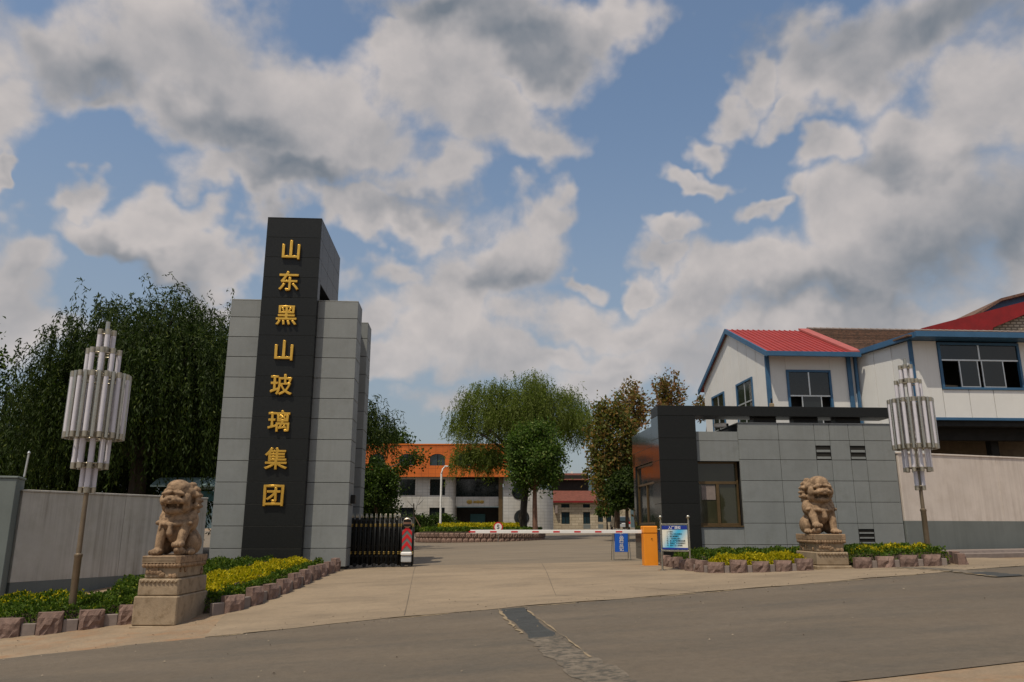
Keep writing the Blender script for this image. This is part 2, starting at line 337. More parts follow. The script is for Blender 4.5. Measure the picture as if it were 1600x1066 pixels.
leafmat('leaf_plane_brown', (.11, .09, .03), (.20, .16, .055), (.24, .12, .055), .45, trans=.3)
leafmat('leaf_hedge', (.03, .06, .008), (.095, .15, .015), (.22, .24, .02), .07, trans=.25)
leafmat('leaf_yellow', (.30, .27, .010), (.58, .44, .012), (.10, .15, .012), .12, trans=.3)
# ------------------------------------------------------------------ ground, road, aprons
def sheet(name, P, material, kind='structure', parent=None):
    """P: rows of points"""
    mb = MB(); nr, nc = len(P), len(P[0])
    mb.add([p for row in P for p in row], [(i * nc + j, i * nc + j + 1, (i + 1) * nc + j + 1, (i + 1) * nc + j) for i in range(nr - 1) for j in range(nc - 1)])
    o = mb.build(name, material, parent, shade=True)
    if kind and parent is None: o['kind'] = kind
    return o
def lin(a, b_, n): return [a + (b_ - a) * i / (n - 1) for i in range(n)]
xs = [-2600, -900, -300, -120, -60] + lin(-40, 40, 81) + [60, 120, 300, 900, 2600]
ys = [-300, -60, -20] + lin(-8, 30, 77) + [35, 42, 50, 65, 80, 100, 119, 121, 200, 500, 1200, 3000]
sheet('ground', [[(x, y, G(x, y)) for x in xs] for y in ys], 'dirt')
EDGE = [(-60, -6.5), (-7.31, 11.72), (-6.08, 12.16), (-4.79, 12.74), (-2.57, 13.62), (0, 14.24), (3.03, 14.66), (6.1, 15.3), (10.68, 16.68), (60, 32)]
def ye(x):
    for (a, c), (e, f_) in zip(EDGE, EDGE[1:]):
        if x <= e: return c + (f_ - c) * (x - a) / (e - a)
    return EDGE[-1][1]
rx = lin(-58, -13, 40) + lin(-12.8, 14, 220) + lin(14.5, 58, 40)
wob = lambda x, k: .05 * math.sin(x * 2.1 + k) + .03 * math.sin(x * 5.7 + 2 * k) + .02 * math.sin(x * 17.3 + k) + .012 * math.sin(x * 41 + 3 * k)
road = sheet('road', [[(x, ye(x) - 7.9 * (1 - t) + wob(x, t) * (t > .99), G(x, ye(x) - 7.9 * (1 - t)) + .008) for x in rx] for t in lin(0, 1, 14)], 'asphalt')
def xl(t): return -4.8 - .74 * min(1, t / .27) + .3 * max(0, t - .27)
ap = sheet('concrete_apron', [[((lambda x, y: (x, y, G(x, y) + .014))(xx, ye(xx) + (24.2 - ye(xx)) * t + (wob(xx, 0) + .02 if t < .01 else 0))) for xx in [xl(t) + (13.5 - xl(t)) * q for q in lin(0, 1, 60)]] for t in lin(0, 1, 22)], 'apron')
sheet('yard', [[(x, y, G(x, y) + .009) for x in lin(-55, 55, 56)] for y in lin(23.8, 119, 50)], 'yard')
def strip(name, pts, w, material, parent=None, dz=.019, kind=None, jag=0., sub=8):
    L = [Vector((*p, 0)) for p in pts]; Q = []
    for a, c in zip(L, L[1:]): Q += [a.lerp(c, i / sub) for i in range(sub)]
    Q.append(L[-1]); ws = w if hasattr(w, '__len__') else (w, w); rows = [[], []]
    for i, q in enumerate(Q):
        t = (Q[min(i + 1, len(Q) - 1)] - Q[max(i - 1, 0)]).normalized(); n = Vector((-t.y, t.x, 0)); ww = ws[0] + (ws[1] - ws[0]) * i / (len(Q) - 1)
        for r_, sg in ((0, -1), (1, 1)):
            z = q + n * sg * (ww / 2 + jag * random.uniform(-1, 1)); rows[r_].append((z.x, z.y, G(z.x, z.y) + dz))
    return sheet(name, rows, material, kind, parent)
for pts in ([(-2.91, 24.1), (-1.86, 14.0)], [(.9, 24.1), (.85, 15.6), (1.9, 14.8)], [(2.4, 16.4), (3.4, 14.9)], [(-5.2, 19.2), (4.4, 19.6)], [(4.6, 17.2), (11, 18)]):
    strip('pavement_joint', pts, .014, 'joint_seal', ap, .0185, jag=.004)
strip('trench_repair', [(.0, 14.1), (.2, 12.2), (.42, 10.2)], (.42, .36), 'asphalt_new', road, .0105, jag=.03)
strip('trench_repair', [(.40, 10.35), (.52, 9.3), (.78, 7.8), (1.0, 6.6)], (.38, .50), 'trench_fill', road, .0125, jag=.05)
strip('sand_line', [(-.24, 14.1), (-.06, 12.3), (.13, 10.8)], (.03, .02), 'sand', road, .0175, jag=.035)
strip('sand_line', [(.23, 13.9), (.42, 12.2), (.66, 10.2), (.82, 8.6)], (.02, .02), 'sand', road, .0185, jag=.02)
strip('drain_strip', [(8.75, 18.05), (9.0, 17.1), (8.95, 15.6), (8.8, 14.2)], (.24, .5), 'trench_fill', road, .021, jag=.04)
strip('drain_strip', [(8.95, 15.4), (8.85, 14.2)], (.3, .55), 'asphalt_new', road, .0245, jag=.05)
for k in range(9):
    t = k / 8; x, y = 8.72 + .12 * math.sin(t * 3), 17.9 - 3.4 * t
    strip('sand_patch', [(x - .13, y), (x - .10, y - .22)], (.10, .07), 'sand', road, .0262, jag=.02, sub=4)
# dust and grit gathered along the edges
for k in range(7):
    x = -4.2 + k * 2.0 + random.uniform(-.5, .5); L = random.uniform(.4, 1.1)
    strip('dust_drift', [(x, ye(x) - .10), (x + L, ye(x + L) - .08)], (.02, .10), 'sand', road, .0125, jag=.03, sub=12)
gp = []
for k in range(900):
    x = random.uniform(-11, 13); y = ye(x) + random.choice((random.gauss(0, .35), random.gauss(.8, .9), random.uniform(-6, 2))); r_ = random.uniform(.004, .016) * (1.7 if random.random() < .05 else 1)
    a = random.uniform(0, 6.28); z = G(x, y) + .016
    gp.append([(x + r_ * math.cos(a + q), y + r_ * math.sin(a + q), z + (r_ * .9 if q == 0 else 0)) for q in (0, 1.6, 3.1, 4.7)])
mat('grit_stone', (.22, .18, .13), .95, .3, 20)
quads('road_grit', np.array(gp), 'grit_stone')['kind'] = 'stuff'
tag(bpy.data.objects['road_grit'], 'scattered grit and small stones along the road edge', 'grit')
# hills far behind the works
hp = [[(x, 700 + 60 * k, (-4 if k == 0 else (26 + 22 * math.exp(-((x - 45) / 120) ** 2) + 9 * math.sin(x * .021) + 5 * math.sin(x * .053 + 1)) * (.55, 1, .9)[k - 1])) for x in lin(-1500, 1500, 90)] for k in range(4)]
sheet('hill', hp, 'hill_green')
# ------------------------------------------------------------------ sign pylon
A = R(3.6); CA, SA = math.cos(A), math.sin(A)
ROWS = [8.63, 8.06, 7.44, 6.82, 6.19, 5.57, 4.96, 4.34, 3.71, 3.09, 2.46, 1.85, 1.23, .72]
PB = .5
py = empty('sign_pylon', (-8.5, 22.6, PB), A, 'tall black and grey stone gate pylon with gold Chinese characters', 'pylon')
def pz(z): return z - PB
for (y0, y1) in ((0, .95), (2.55, 3.5)):
    bx('pier_core', -.075, 3.725, y0 + .025, y1 - .025, 0, pz(8.60), 'dark_core', py)
    bx('pier_cap', -.1, 3.75, y0, y1, pz(8.601), pz(8.63), 'grey_edge', py)
    for z1, z0 in zip(ROWS, ROWS[1:]):
        if z1 == 8.63: z1 = 8.60
        a, c = pz(z0) + .009, pz(z1) - .009
        spans = ((-.1, .86), (2.53, 3.75)) if y0 == 0 else ((-.1, 3.75),)
        for (s0, s1) in spans:
            bx('stone_panel', s0, s1 - .003, y0, y0 + .024, a, c, 'grey_stone', py)
        bx('stone_panel', 3.726, 3.75, y0 + .026, y1 - .004, a, c, 'grey_stone', py)
        bx('stone_panel', -.1, -.076, y0 + .026, y1 - .004, a, c, 'grey_stone', py)
bx('plinth', -.16, .84, -.05, .9, 0, pz(.80), 'grey_edge', py)
zz = [11.24, 10.58, 9.93, 9.28] + ROWS[:-1] + [.5]
bx('slab_core', .89, 2.50, -.22, .12, 0, pz(11.21), 'dark_core', py)
bx('beam_core', .89, 2.50, .12, 3.42, pz(9.23), pz(11.21), 'dark_core', py)
bx('slab_cap', .86, 2.53, -.25, 3.45, pz(11.212), pz(11.24), 'black_granite', py)
bx('rear_leg', .88, 2.51, 3.05, 3.44, 0, pz(9.2), 'black_granite', py)
for z1, z0 in zip(zz, zz[1:]):
    if z1 == 11.24: z1 = 11.21
    a, c = pz(z0) + .003, pz(z1) - .003
    bx('granite_panel', .86, 2.53, -.25, -.221, a, c, 'black_granite', py)
    bx('granite_panel', 2.501, 2.53, -.22, .12, a, c, 'black_granite', py)
    bx('granite_panel', .86, .889, -.22, .12, a, c, 'black_granite', py)
for z0, z1 in ((9.2, 9.88), (9.88, 10.55), (10.55, 11.21)):
    for y0, y1 in ((.124, 1.2), (1.2, 2.3), (2.3, 3.45)):
        for s in (2.501, .86): bx('granite_panel', s, s + .029, y0 + .003, y1 - .003, pz(z0) + .003, pz(z1) - .003, 'black_granite', py)
bx('beam_soffit', .87, 2.52, .13, 3.44, pz(9.2), pz(9.228), 'black_granite', py)
for ch, z in zip('山东黑山玻璃集团', (10.15, 9.14, 8.05, 6.96, 5.92, 4.84, 3.75, 2.70)):
    me = text_mesh(ch, .66, .03, 0., 'gold', 'gold_character', .013)
    o = place('gold_character', me, py, (1.66, -.292, pz(z)), (R(90), 0, 0)); o['label'] = 'gold character %s' % ch
bx('wall_lamp', 3.76, 3.88, .35, .6, pz(2.5), pz(2.75), 'gate_black', py)
# ------------------------------------------------------------------ guardhouse
GB = .8
gh = empty('guardhouse', (4.29, 22.5, GB), A, 'grey and black stone gatehouse with flat beam roof beside the barrier', 'guardhouse')
def gz(z): return z - GB
GR = [4.85, 4.33, 3.75, 3.14, 2.53, 1.93, 1.33, .82]; GC = [2.42, 3.64, 4.74, 5.2, 5.79, 6.26, 7.16]
bx('wall_core', 2.45, 7.13, .13, 3.55, 0, gz(4.82), 'dark_core', gh)
bx('wall_cap', 2.43, 7.15, .105, 3.56, gz(4.822), gz(4.85), 'grey_edge', gh)
for z1, z0 in zip(GR, GR[1:]):
    if z1 == 4.85: z1 = 4.82
    for s0, s1 in zip(GC, GC[1:]):
        a, c = gz(z0), gz(z1)
        if z1 == 4.33 and s0 in (4.74, 5.79): a = gz(4.17)
        if z1 == 1.93 and s0 == 5.79: a = gz(1.76)
        bx('stone_panel', s0 + .006, s1 - .006, .1, .127, a + .007, c - .007, 'grey_stone', gh)
    for y0, y1 in ((.13, 1.8), (1.8, 3.55)):
        bx('stone_panel', 7.132, 7.16, y0 + .004, y1 - .004, gz(z0) + .007, gz(z1) - .007, 'grey_stone', gh)
    bx('stone_panel', 2.42, 2.448, .13, .17, gz(z0) + .004, gz(z1) - .004, 'grey_stone', gh)
for (s0, s1, z0, z1, n) in ((4.76, 5.18, 3.76, 4.16, 2), (5.81, 6.24, 3.76, 4.16, 2), (5.81, 6.24, 1.34, 1.75, 3)):
    v = bx('louver', s0, s1, .122, .1285, gz(z0), gz(z1), 'room_dark', gh, .001)
    h = (z1 - z0) / (2 * n)
    for k in range(n):
        q = bx('slat', s0, s1, .098, .1215, gz(z0) + h * 2 * k + .02, gz(z0) + h * (2 * k + 1) - .01, 'grey_stone', gh)
        q.parent = v; q.location = Vector(q.location) - Vector(v.location)
# black corner pillar, beam and the lower body behind it
bx('pillar_core', .03, 1.09, .03, .82, 0, gz(5.0), 'dark_core', gh)
zz = [5.02, 4.73, 4.08, 3.74, 3.1, 2.47, 1.83, 1.2, .8]
zz = [5.02, 4.36, 3.72, 3.1, 2.48, 1.85, 1.2, .8]
for z1, z0 in zip(zz, zz[1:]):
    a, c = gz(z0) + .003, gz(z1) - .003
    bx('granite_panel', 0, 1.12, 0, .028, a, c, 'black_granite', gh)
    bx('granite_panel', 1.092, 1.12, .03, .85, a, c, 'black_granite', gh)
    bx('granite_panel', 0, .028, .03, .85, a, c, 'gloss_granite', gh)
bx('roof_beam', 0, 7.16, 0, .80, gz(5.023), gz(5.32), 'black_granite', gh, .006)
for s0, s1 in ((2.99, 3.69), (4.23, 4.98), (5.53, 6.3)):
    bx('beam_post', s0, s1, .3, .62, gz(4.852), gz(5.021), 'black_granite', gh)
bx('body_core', .05, 2.44, .86, 3.55, 0, gz(1.9), 'dark_core', gh)
bx('roof_slab', .0, 1.1, .853, 3.6, gz(4.2), gz(4.8), 'gloss_granite', gh, .006); bx('roof_slab', 1.103, 2.44, .853, 3.6, gz(4.2), gz(4.5), 'gloss_granite', gh, .006)
bx('rear_pier', .0, 2.4, 3.25, 3.55, gz(1.905), gz(4.195), 'gloss_granite', gh)
for y0, y1 in ((.855, 1.75), (1.75, 2.65), (2.65, 3.6)):
    for z0, z1 in ((.8, 1.2), (1.2, 1.88)):
        bx('granite_panel', 0, .045, y0 + .003, y1 - .003, gz(z0) + .003, gz(z1) - .003, 'gloss_granite', gh)
    bx('granite_panel', 0, .045, y0 + .003, y1 - .003, gz(3.76), gz(4.195), 'gloss_granite', gh)
w = bx('window', .10, .14, .86, 3.24, gz(1.9), gz(3.75), 'dark_glass', gh)
def sub(o, par): o.parent = par; o.location = Vector(o.location) - Vector(par.location); return o
for (y0, y1, z0, z1) in ((.86, .92, 1.9, 3.75), (3.18, 3.24, 1.9, 3.75), (2.0, 2.06, 1.9, 3.14), (.92, 3.18, 3.1, 3.16), (.92, 3.18, 1.9, 1.96), (.92, 3.18, 3.69, 3.75)):
    sub(bx('frame', .06, .16, y0, y1, gz(z0), gz(z1), 'bronze_frame', gh), w)
ac = bx('air_conditioner', -.001, .09, 2.2, 2.75, gz(3.25), gz(3.6), 'white_paint', gh) if False else None
# window bay
for z0, z1 in ((.82, 1.33), (1.33, 1.82), (3.70, 4.30), (4.30, 4.58)):
    bx('stone_panel', 1.124, 2.418, .15, .178, gz(z0) + .006, gz(z1) - .006, 'grey_stone', gh)
bx('bay_core', 1.124, 2.418, .18, .84, 0, gz(1.82), 'dark_core', gh); bx('bay_core', 1.124, 2.418, .18, .84, gz(3.70), gz(4.57), 'dark_core', gh)
bx('window_sill', 1.124, 2.418, .12, .42, gz(1.822), gz(1.86), 'bronze_frame', gh)
w = bx('window', 1.126, 2.416, .40, .44, gz(1.861), gz(3.70), 'olive_glass', gh)
for (s0, s1, z0, z1) in ((1.126, 1.18, 1.861, 3.70), (2.36, 2.416, 1.861, 3.70), (1.74, 1.83, 1.861, 3.05), (1.18, 2.36, 3.05, 3.13), (1.18, 2.36, 1.861, 1.93), (1.18, 2.36, 3.65, 3.70)):
    sub(bx('frame', s0, s1, .36, .46, gz(z0), gz(z1), 'bronze_frame', gh), w)
bx('roller_blind', 1.3, 1.72, .385, .398, gz(2.6), gz(3.02), 'curb_slab', gh)
sc_ = empty('security_camera', (4.29 + 2.0 * CA - .5 * SA, 22.5 + 2.0 * SA + .5 * CA, 4.58), A + R(60), 'small white security camera on the gatehouse parapet', 'camera')
MB().tube([(0, 0, 0), (0, 0, .16)], .02).build('bracket', 'gate_black', sc_)
MB().box(-.07, .07, -.22, .16, .16, .29).build('housing', 'white_paint', sc_, bevel=.02)
MB().tube([(0, -.22, .22), (0, -.27, .22)], .05, 12).build('lens', 'gate_black', sc_)
# ------------------------------------------------------------------ boundary walls
def wall(name, p0, p1, z0, zs, z1, th, mats, label, panels):
    d = Vector((p1[0] - p0[0], p1[1] - p0[1], 0)); L = d.length; rz = math.atan2(d.y, d.x)
    o = empty(name, (p0[0], p0[1], z0), rz, label, 'wall')
    for i in range(panels):
        a, c = L * i / panels, L * (i + 1) / panels
        bx('concrete_panel', a + .004, c - .004, 0, th, zs - z0, z1 - z0, mats[0], o, .006)
    bx('dado', 0, L, -.012, th, 0, zs - z0 - .002, mats[1], o, .006)
    bx('coping', -.02, L, -.025, th + .02, z1 - z0 + .001, z1 - z0 + .05, mats[0], o, .008)
    return o
wl = wall('boundary_wall', (-11.1, 17.75), (-8.78, 22.62), -.3, .62, 2.6, .24, ('concrete_wall', 'grey_dado'), 'rain streaked grey concrete wall left of the tall pylon', 2)
wr = wall('boundary_wall', (11.5, 23.05), (34, 31.3), .7, 2.0, 3.95, .3, ('concrete_wall_right', 'grey_dado'), 'cream concrete wall with grey base right of the gatehouse', 6)
ld = sheet('wall_ledge', [[(x, y, G(x, y) + dz) for x, y in ((11.6 + (k * 22.4), 22.85 + k * 8.22 - o) for k in lin(0, 1, 12))] for o, dz in ((.75, .0), (.75, .12), (.4, .13), (.38, .2), (.0, .22))], 'curb_slab')
pl_ = empty('wall_pillar', (-11.9, 17.0, -.35), R(20), 'grey rendered wall pillar at the left edge', 'pillar')
bx('shaft', -.35, .95, 0, .75, 0, 3.22, 'pillar_grey', pl_, .012)
bx('cap', -.37, .97, -.02, .77, 3.22, 3.27, 'pillar_grey', pl_, .012)
rd = empty('flag_rod', (-11.0, 17.55, 2.92), 0, 'thin pale rod standing on the left wall pillar', 'rod')
MB().tube([(0, 0, 0), (.03, 0, .52)], .022).build('rod', 'alu', rd)
MB().lathe([(.02, .5), (.035, .53), (.02, .57), (.001, .58)], 12, (.03, 0, 0)).build('finial', 'alu', rd)
ns = empty('notice_sign', (-9.36, 21.30, 1.2), math.atan2(4.87, 2.32), 'small white notice with red prohibition ring on the left wall', 'sign')
bx('plate', -.10, .10, -.04, -.028, 0, .52, 'white_paint', ns)
MB().lathe([(.07, -.002), (.07, .002)], 20).build('ring', 'red_paint', ns).matrix_local = Matrix.Translation((0, -.043, .34)) @ Matrix.Rotation(R(90), 4, 'X')
MB().lathe([(.05, -.003), (.05, .003)], 20).build('disc', 'white_paint', ns).matrix_local = Matrix.Translation((0, -.0455, .34)) @ Matrix.Rotation(R(90), 4, 'X')
bx('blue_panel', -.07, .07, -.045, -.0405, .03, .12, 'navy', ns)
# teal shelter behind the left wall
ts = empty('shelter', (-14.0, 31.5, G(-14, 31)), 0, 'pale teal curved shelter roof behind the left wall', 'shelter')
prof = [(y, 2.8 + .5 * math.sin(math.pi * (y + .2) / 2.6)) for y in lin(0, 2.2, 9)]
MB().prism(prof + [(y, z - .06) for y, z in reversed(prof)], (-.6, 4.6), 'x').build('roof', 'teal_roof', ts)
bx('fascia', -.3, 4.6, .3, .4, 2.3, 2.7, 'teal_dark', ts)
for x in (-.3, 2.0, 4.4): MB().tube([(x, .35, 0), (x, .35, 2.56)], .05).build('post', 'alu', ts)
# ------------------------------------------------------------------ stone kerbs of the two beds
def rock_mesh(w, h, t, seed, name='rock_block'):
    rr = random.Random(seed); mb = MB(); nx, nz = 7, 6; g_ = []
    for j in range(nz):
        for i in range(nx):
            e = i in (0, nx - 1) or j in (0, nz - 1)
            g_.append((-w / 2 + w * i / (nx - 1) + (0 if e else rr.uniform(-.02, .02)), -t / 2 - (0 if e else rr.uniform(.03, .075)), h * j / (nz - 1) + (0 if e else rr.uniform(-.015, .015))))
    fs = [(j * nx + i, j * nx + i + 1, (j + 1) * nx + i + 1, (j + 1) * nx + i) for j in range(nz - 1) for i in range(nx - 1)]
    n = len(g_); g_ += [(-w / 2, t / 2, 0), (w / 2, t / 2, 0), (w / 2, t / 2, h), (-w / 2, t / 2, h)]
    top = [(nz - 1) * nx + i for i in range(nx)]; bot = list(range(nx)); lf = [j * nx for j in range(nz)]; rt = [j * nx + nx - 1 for j in range(nz)]
    fs += [tuple(top + [n + 2, n + 3]), tuple(list(reversed(bot)) + [n, n + 1]), tuple(list(lf) + [n + 3, n][0:2]), tuple(list(reversed(rt)) + [n + 1, n + 2]), (n + 1, n, n + 3, n + 2)]
    mb.add(g_, fs); return mb.mesh(name, 'rock_face')
def kerb(name, pts, side, wb, hb, ws, hs, label):
    o = empty(name, (pts[0][0], pts[0][1], G(*pts[0])), 0, label, 'kerb'); base = Vector(o.location)
    rocks = [rock_mesh(wb, hb + .12, .15, 40 + i) for i in range(6)]
    seg = []; L = 0
    for a, c in zip(pts, pts[1:]): l = math.dist(a, c); seg.append((L, a, c, l)); L += l
    def pos(s):
        for (s0, a, c, l) in seg:
            if s <= s0 + l: break
        t = (s - s0) / l; dx, dy = (c[0] - a[0]) / l, (c[1] - a[1]) / l
        return a[0] + (c[0] - a[0]) * t, a[1] + (c[1] - a[1]) * t, ((-dy, dx) if side > 0 else (dy, -dx))
    s = wb / 2; k = 0
    while s < L - wb / 2:
        x, y, n = pos(s); th = math.atan2(n[0], -n[1])
        place('rock_block', random.choice(rocks), o, Vector((x, y, G(x, y) - .12)) - base, (random.uniform(-.02, .02), random.uniform(-.02, .02), th + random.uniform(-.03, .03)), (1, 1, random.uniform(.93, 1.07)))
        s2 = s + wb / 2 + ws / 2
        if s2 + ws / 2 < L:
            x, y, n = pos(s2); q = bx('plain_slab', -ws / 2 + .006, ws / 2 - .006, -.05, .05, -.1, hs, 'curb_slab', o, .008)
            q.location = Vector((x, y, G(x, y) - .05 + hs / 2)) - base; q.rotation_euler = (0, 0, math.atan2(n[0], -n[1]))
        s += wb + ws; k += 1
    return o
KL1 = [(-4.93, 22.5), (-5.0, 20.1), (-5.06, 18.86), (-5.15, 17.88), (-5.25, 16.92), (-5.40, 16.1), (-5.72, 15.62), (-6.1, 15.5)]
KL2 = [(-6.98, 15.3), (-7.48, 15.08), (-7.86, 14.8), (-8.34, 14.55), (-8.9, 14.45), (-10.5, 14.3), (-12.5, 14.2)]
kerb('bed_kerb', KL1, 1, .44, .34, .27, .22, 'rock faced kerb climbing from the left lion to the folding gate')
kerb('bed_kerb', KL2, 1, .40, .34, .25, .20, 'rock faced kerb below the left boundary wall')
KR1 = [(4.14, 21.7), (4.28, 20.42), (4.40, 19.46), (4.60, 18.75), (5.16, 18.46), (5.85, 18.34), (6.65, 18.36), (7.02, 18.34)]
KR2 = [(7.86, 18.34), (8.78, 18.26), (9.39, 18.14), (10.16, 18.02)]
kerb('bed_kerb', KR1, -1, .37, .27, .13, .17, 'rock faced kerb from the gatehouse corner to the right lion')
kerb('bed_kerb', KR2, -1, .37, .27, .13, .17, 'rock faced kerb between the right lion and the right lamp')
kerb('bed_kerb', [(10.2, 18.1), (10.5, 19.0), (10.9, 20.6), (11.5, 22.6)], -1, .37, .27, .13, .17, 'rock faced kerb end turning back behind the right lamp')
# ------------------------------------------------------------------ clipped hedges
def inside(x, y, poly):
    r = np.zeros(len(x), bool); n = len(poly)
    for i in range(n):
        x0, y0 = poly[i]; x1, y1 = poly[i - 1]
        c = ((y0 > y) != (y1 > y)) & (x < (x1 - x0) * (y - y0) / ((y1 - y0) or 1e-9) + x0); r ^= c
    return r
def edged(x, y, poly):
    d = np.full(len(x), 1e9); n = len(poly)
    for i in range(n):
        a = np.array(poly[i]); e = np.array(poly[i - 1]) - a; q = np.stack([x, y], 1) - a
        t = np.clip((q @ e) / max(e @ e, 1e-9), 0, 1); d = np.minimum(d, np.linalg.norm(q - t[:, None] * e, axis=1))
    return d
Gv = np.vectorize(G)
def hedge(poly, h, n_, material, label, leaf=.058, group='clipped hedges in the beds'):
    xs_ = [p[0] for p in poly]; ys_ = [p[1] for p in poly]; x0, x1, y0, y1 = min(xs_), max(xs_), min(ys_), max(ys_)
    o = empty('hedge', (sum(xs_) / len(xs_), sum(ys_) / len(ys_), G(sum(xs_) / len(xs_), sum(ys_) / len(ys_))), 0, label, 'hedge', group); B = Vector(o.location)
    n = int(n_ * 1.7); st = .12; mb = MB(); nx, ny = int((x1 - x0) / st) + 2, int((y1 - y0) / st) + 2; idx = {}
    gx = np.repeat(x0 + np.arange(nx) * st, ny); gy = np.tile(y0 + np.arange(ny) * st, nx)
    ins = inside(gx, gy, poly); ed = edged(gx, gy, poly); hh = h * np.clip(ed / .14, 0, 1) ** .5 * (.8 + .1 * np.sin(gx * 7) * np.cos(gy * 6)); zg = Gv(gx, gy)
    vs = [(gx[i] - B.x, gy[i] - B.y, zg[i] - B.z - .02 + (hh[i] if ins[i] else 0)) for i in range(len(gx))]
    fs = [(i * ny + j, (i + 1) * ny + j, (i + 1) * ny + j + 1, i * ny + j + 1) for i in range(nx - 1) for j in range(ny - 1) if ins[i * ny + j] or ins[(i + 1) * ny + j] or ins[(i + 1) * ny + j + 1] or ins[i * ny + j + 1]]
    mb.add(vs, fs); mb.build('twig_mass', 'soil', o, shade=True)
    P = np.zeros((0, 2))
    while len(P) < n:
        q = np.stack([rng.uniform(x0, x1, n), rng.uniform(y0, y1, n)], 1); P = np.concatenate([P, q[inside(q[:, 0], q[:, 1], poly)]])
    P = P[:n]; ed = edged(P[:, 0], P[:, 1], poly); bump_ = .85 + .10 * np.sin(P[:, 0] * 9 + np.cos(P[:, 1] * 5) * 2) + .09 * np.sin(P[:, 1] * 11)
    top = h * np.clip((ed + .02) / .12, 0, 1) ** .4 * bump_; u = rng.random(n); z = np.where((ed < .16) & (u < .55), rng.random(n) * top, top * rng.uniform(.8, 1.08, n))
    pts = np.stack([P[:, 0] - B.x, P[:, 1] - B.y, Gv(P[:, 0], P[:, 1]) + z - B.z], 1)
    D = rng.normal(size=(n, 3)) + np.array([0, -.3, .9]); Lf = leaf * rng.uniform(.6, 1.35, n)
    lf = quads('leaves', leaf_quads(pts, D, Lf, Lf * .6), material, o); lf['kind'] = 'stuff'
    return o
inner = lambda pts, dx, dy: [(x + dx, y + dy) for x, y in pts]
# left bed, right of the lion: three bands from the kerb back to the wall
hedge([(-5.12, 22.1), (-5.22, 20.0), (-5.38, 17.9), (-5.62, 16.3), (-5.98, 15.85), (-6.85, 15.95), (-6.9, 16.3), (-6.1, 16.5), (-5.8, 18), (-5.6, 20), (-5.45, 22.2)], .36, 5200, 'leaf_hedge', 'dark green clipped hedge strip along the kerb right of the left lion')
hedge([(-5.47, 22.2), (-5.62, 20), (-5.82, 18), (-6.12, 16.52), (-6.92, 16.32), (-7.6, 16.4), (-7.4, 18.4), (-6.8, 20.4), (-6.4, 22.1)], .40, 15000, 'leaf_yellow', 'golden yellow clipped hedge band in the left bed')
hedge([(-6.42, 22.1), (-6.82, 20.4), (-7.42, 18.4), (-7.62, 16.42), (-8.5, 16.6), (-9.0, 18.2), (-8.7, 20.2), (-8.5, 22.15)], .44, 12000, 'leaf_hedge', 'green clipped hedge band at the foot of the black pylon')
hedge([(-7.0, 15.52), (-7.5, 15.32), (-7.95, 15.02), (-8.4, 14.78), (-9.0, 14.68), (-11.5, 14.6), (-11.4, 16.6), (-9.5, 17.2), (-8.55, 16.55), (-7.1, 16.3)], .42, 17000, 'leaf_hedge', 'dark green clipped hedge around the left lamp pole')
hedge([(-8.2, 15.9), (-9.6, 15.8), (-11.0, 15.9), (-11.2, 16.5), (-9.6, 17.3), (-8.7, 16.7)], .44, 1100, 'leaf_yellow', 'yellow green hedge tips below the left boundary wall')
# right bed
hedge([(4.40, 21.6), (4.55, 20.4), (4.68, 19.6), (5.2, 19.6), (6.9, 19.7), (6.9, 21.9), (4.5, 22.2)], .40, 9000, 'leaf_hedge', 'green clipped hedge against the gatehouse window wall')
hedge([(4.75, 19.5), (4.80, 18.98), (5.25, 18.72), (5.9, 18.58), (6.9, 18.58), (6.9, 19.65), (5.2, 19.55)], .36, 9000, 'leaf_yellow', 'golden yellow clipped hedge left of the right lion')
hedge([(7.95, 18.58), (8.8, 18.5), (9.4, 18.4), (10.05, 18.3), (10.35, 19.2), (10.9, 21.2), (11.2, 22.7), (7.0, 22.3), (6.98, 19.9), (7.9, 19.8)], .40, 17000, 'leaf_hedge', 'green clipped hedge between the right lion and the right lamp')
hedge([(8.0, 18.9), (9.2, 18.8), (9.9, 18.75), (10.0, 19.2), (8.1, 19.3)], .46, 1600, 'leaf_yellow', 'yellow tipped hedge strip right of the right lion')
# ------------------------------------------------------------------ buildings: orange offices
OB = 90.0
def ox(u): return at(u, 790, OB).x
def oz(v): return ZC + (825 - v) * OB / 1235
zg = G(-3, OB)
of = empty('office_building', (ox(650), OB, zg), 0, 'office block with orange arched upper floor over white tiled walls', 'building')
OX, OZ = ox(650), zg
def ob(name, x0, x1, y0, y1, z0, z1, m, par=None, bev=.01):
    o = bx(name, x0 - OX, x1 - OX, y0 - OB, y1 - OB, z0 - OZ, z1 - OZ, m, of, bev)
    if par: sub(o, par)
    return o
def facade(x0, x1, z0, z1, holes, m, y, th, name):
    """wall of real blocks round rectangular openings, as one part"""
    cx = sorted({x0, x1, *[h[0] for h in holes], *[h[1] for h in holes]}); cz = sorted({z0, z1, *[h[2] for h in holes], *[h[3] for h in holes]}); mb = MB()
    for a, c in zip(cx, cx[1:]):
        run = None
        for e, f_ in zip(cz, cz[1:]):
            mx, mz = (a + c) / 2, (e + f_) / 2; hole = any(h[0] < mx < h[1] and h[2] < mz < h[3] for h in holes)
            if not hole: run = (run[0], f_) if run else (e, f_)
            if (hole or f_ == cz[-1]) and run: mb.box(a - OX, c - OX, y - OB, y + th - OB, run[0] - OZ, run[1] - OZ); run = None
    return mb.build(name, m, of)
wins = []
lowx = [ox(u) for u in (430, 477, 525, 576, 624, 671)]
ww = ox(648) - ox(624)
for x in lowx:
    wins += [(x, x + ww, oz(775), oz(750)), (x, x + ww, oz(822), oz(794))]
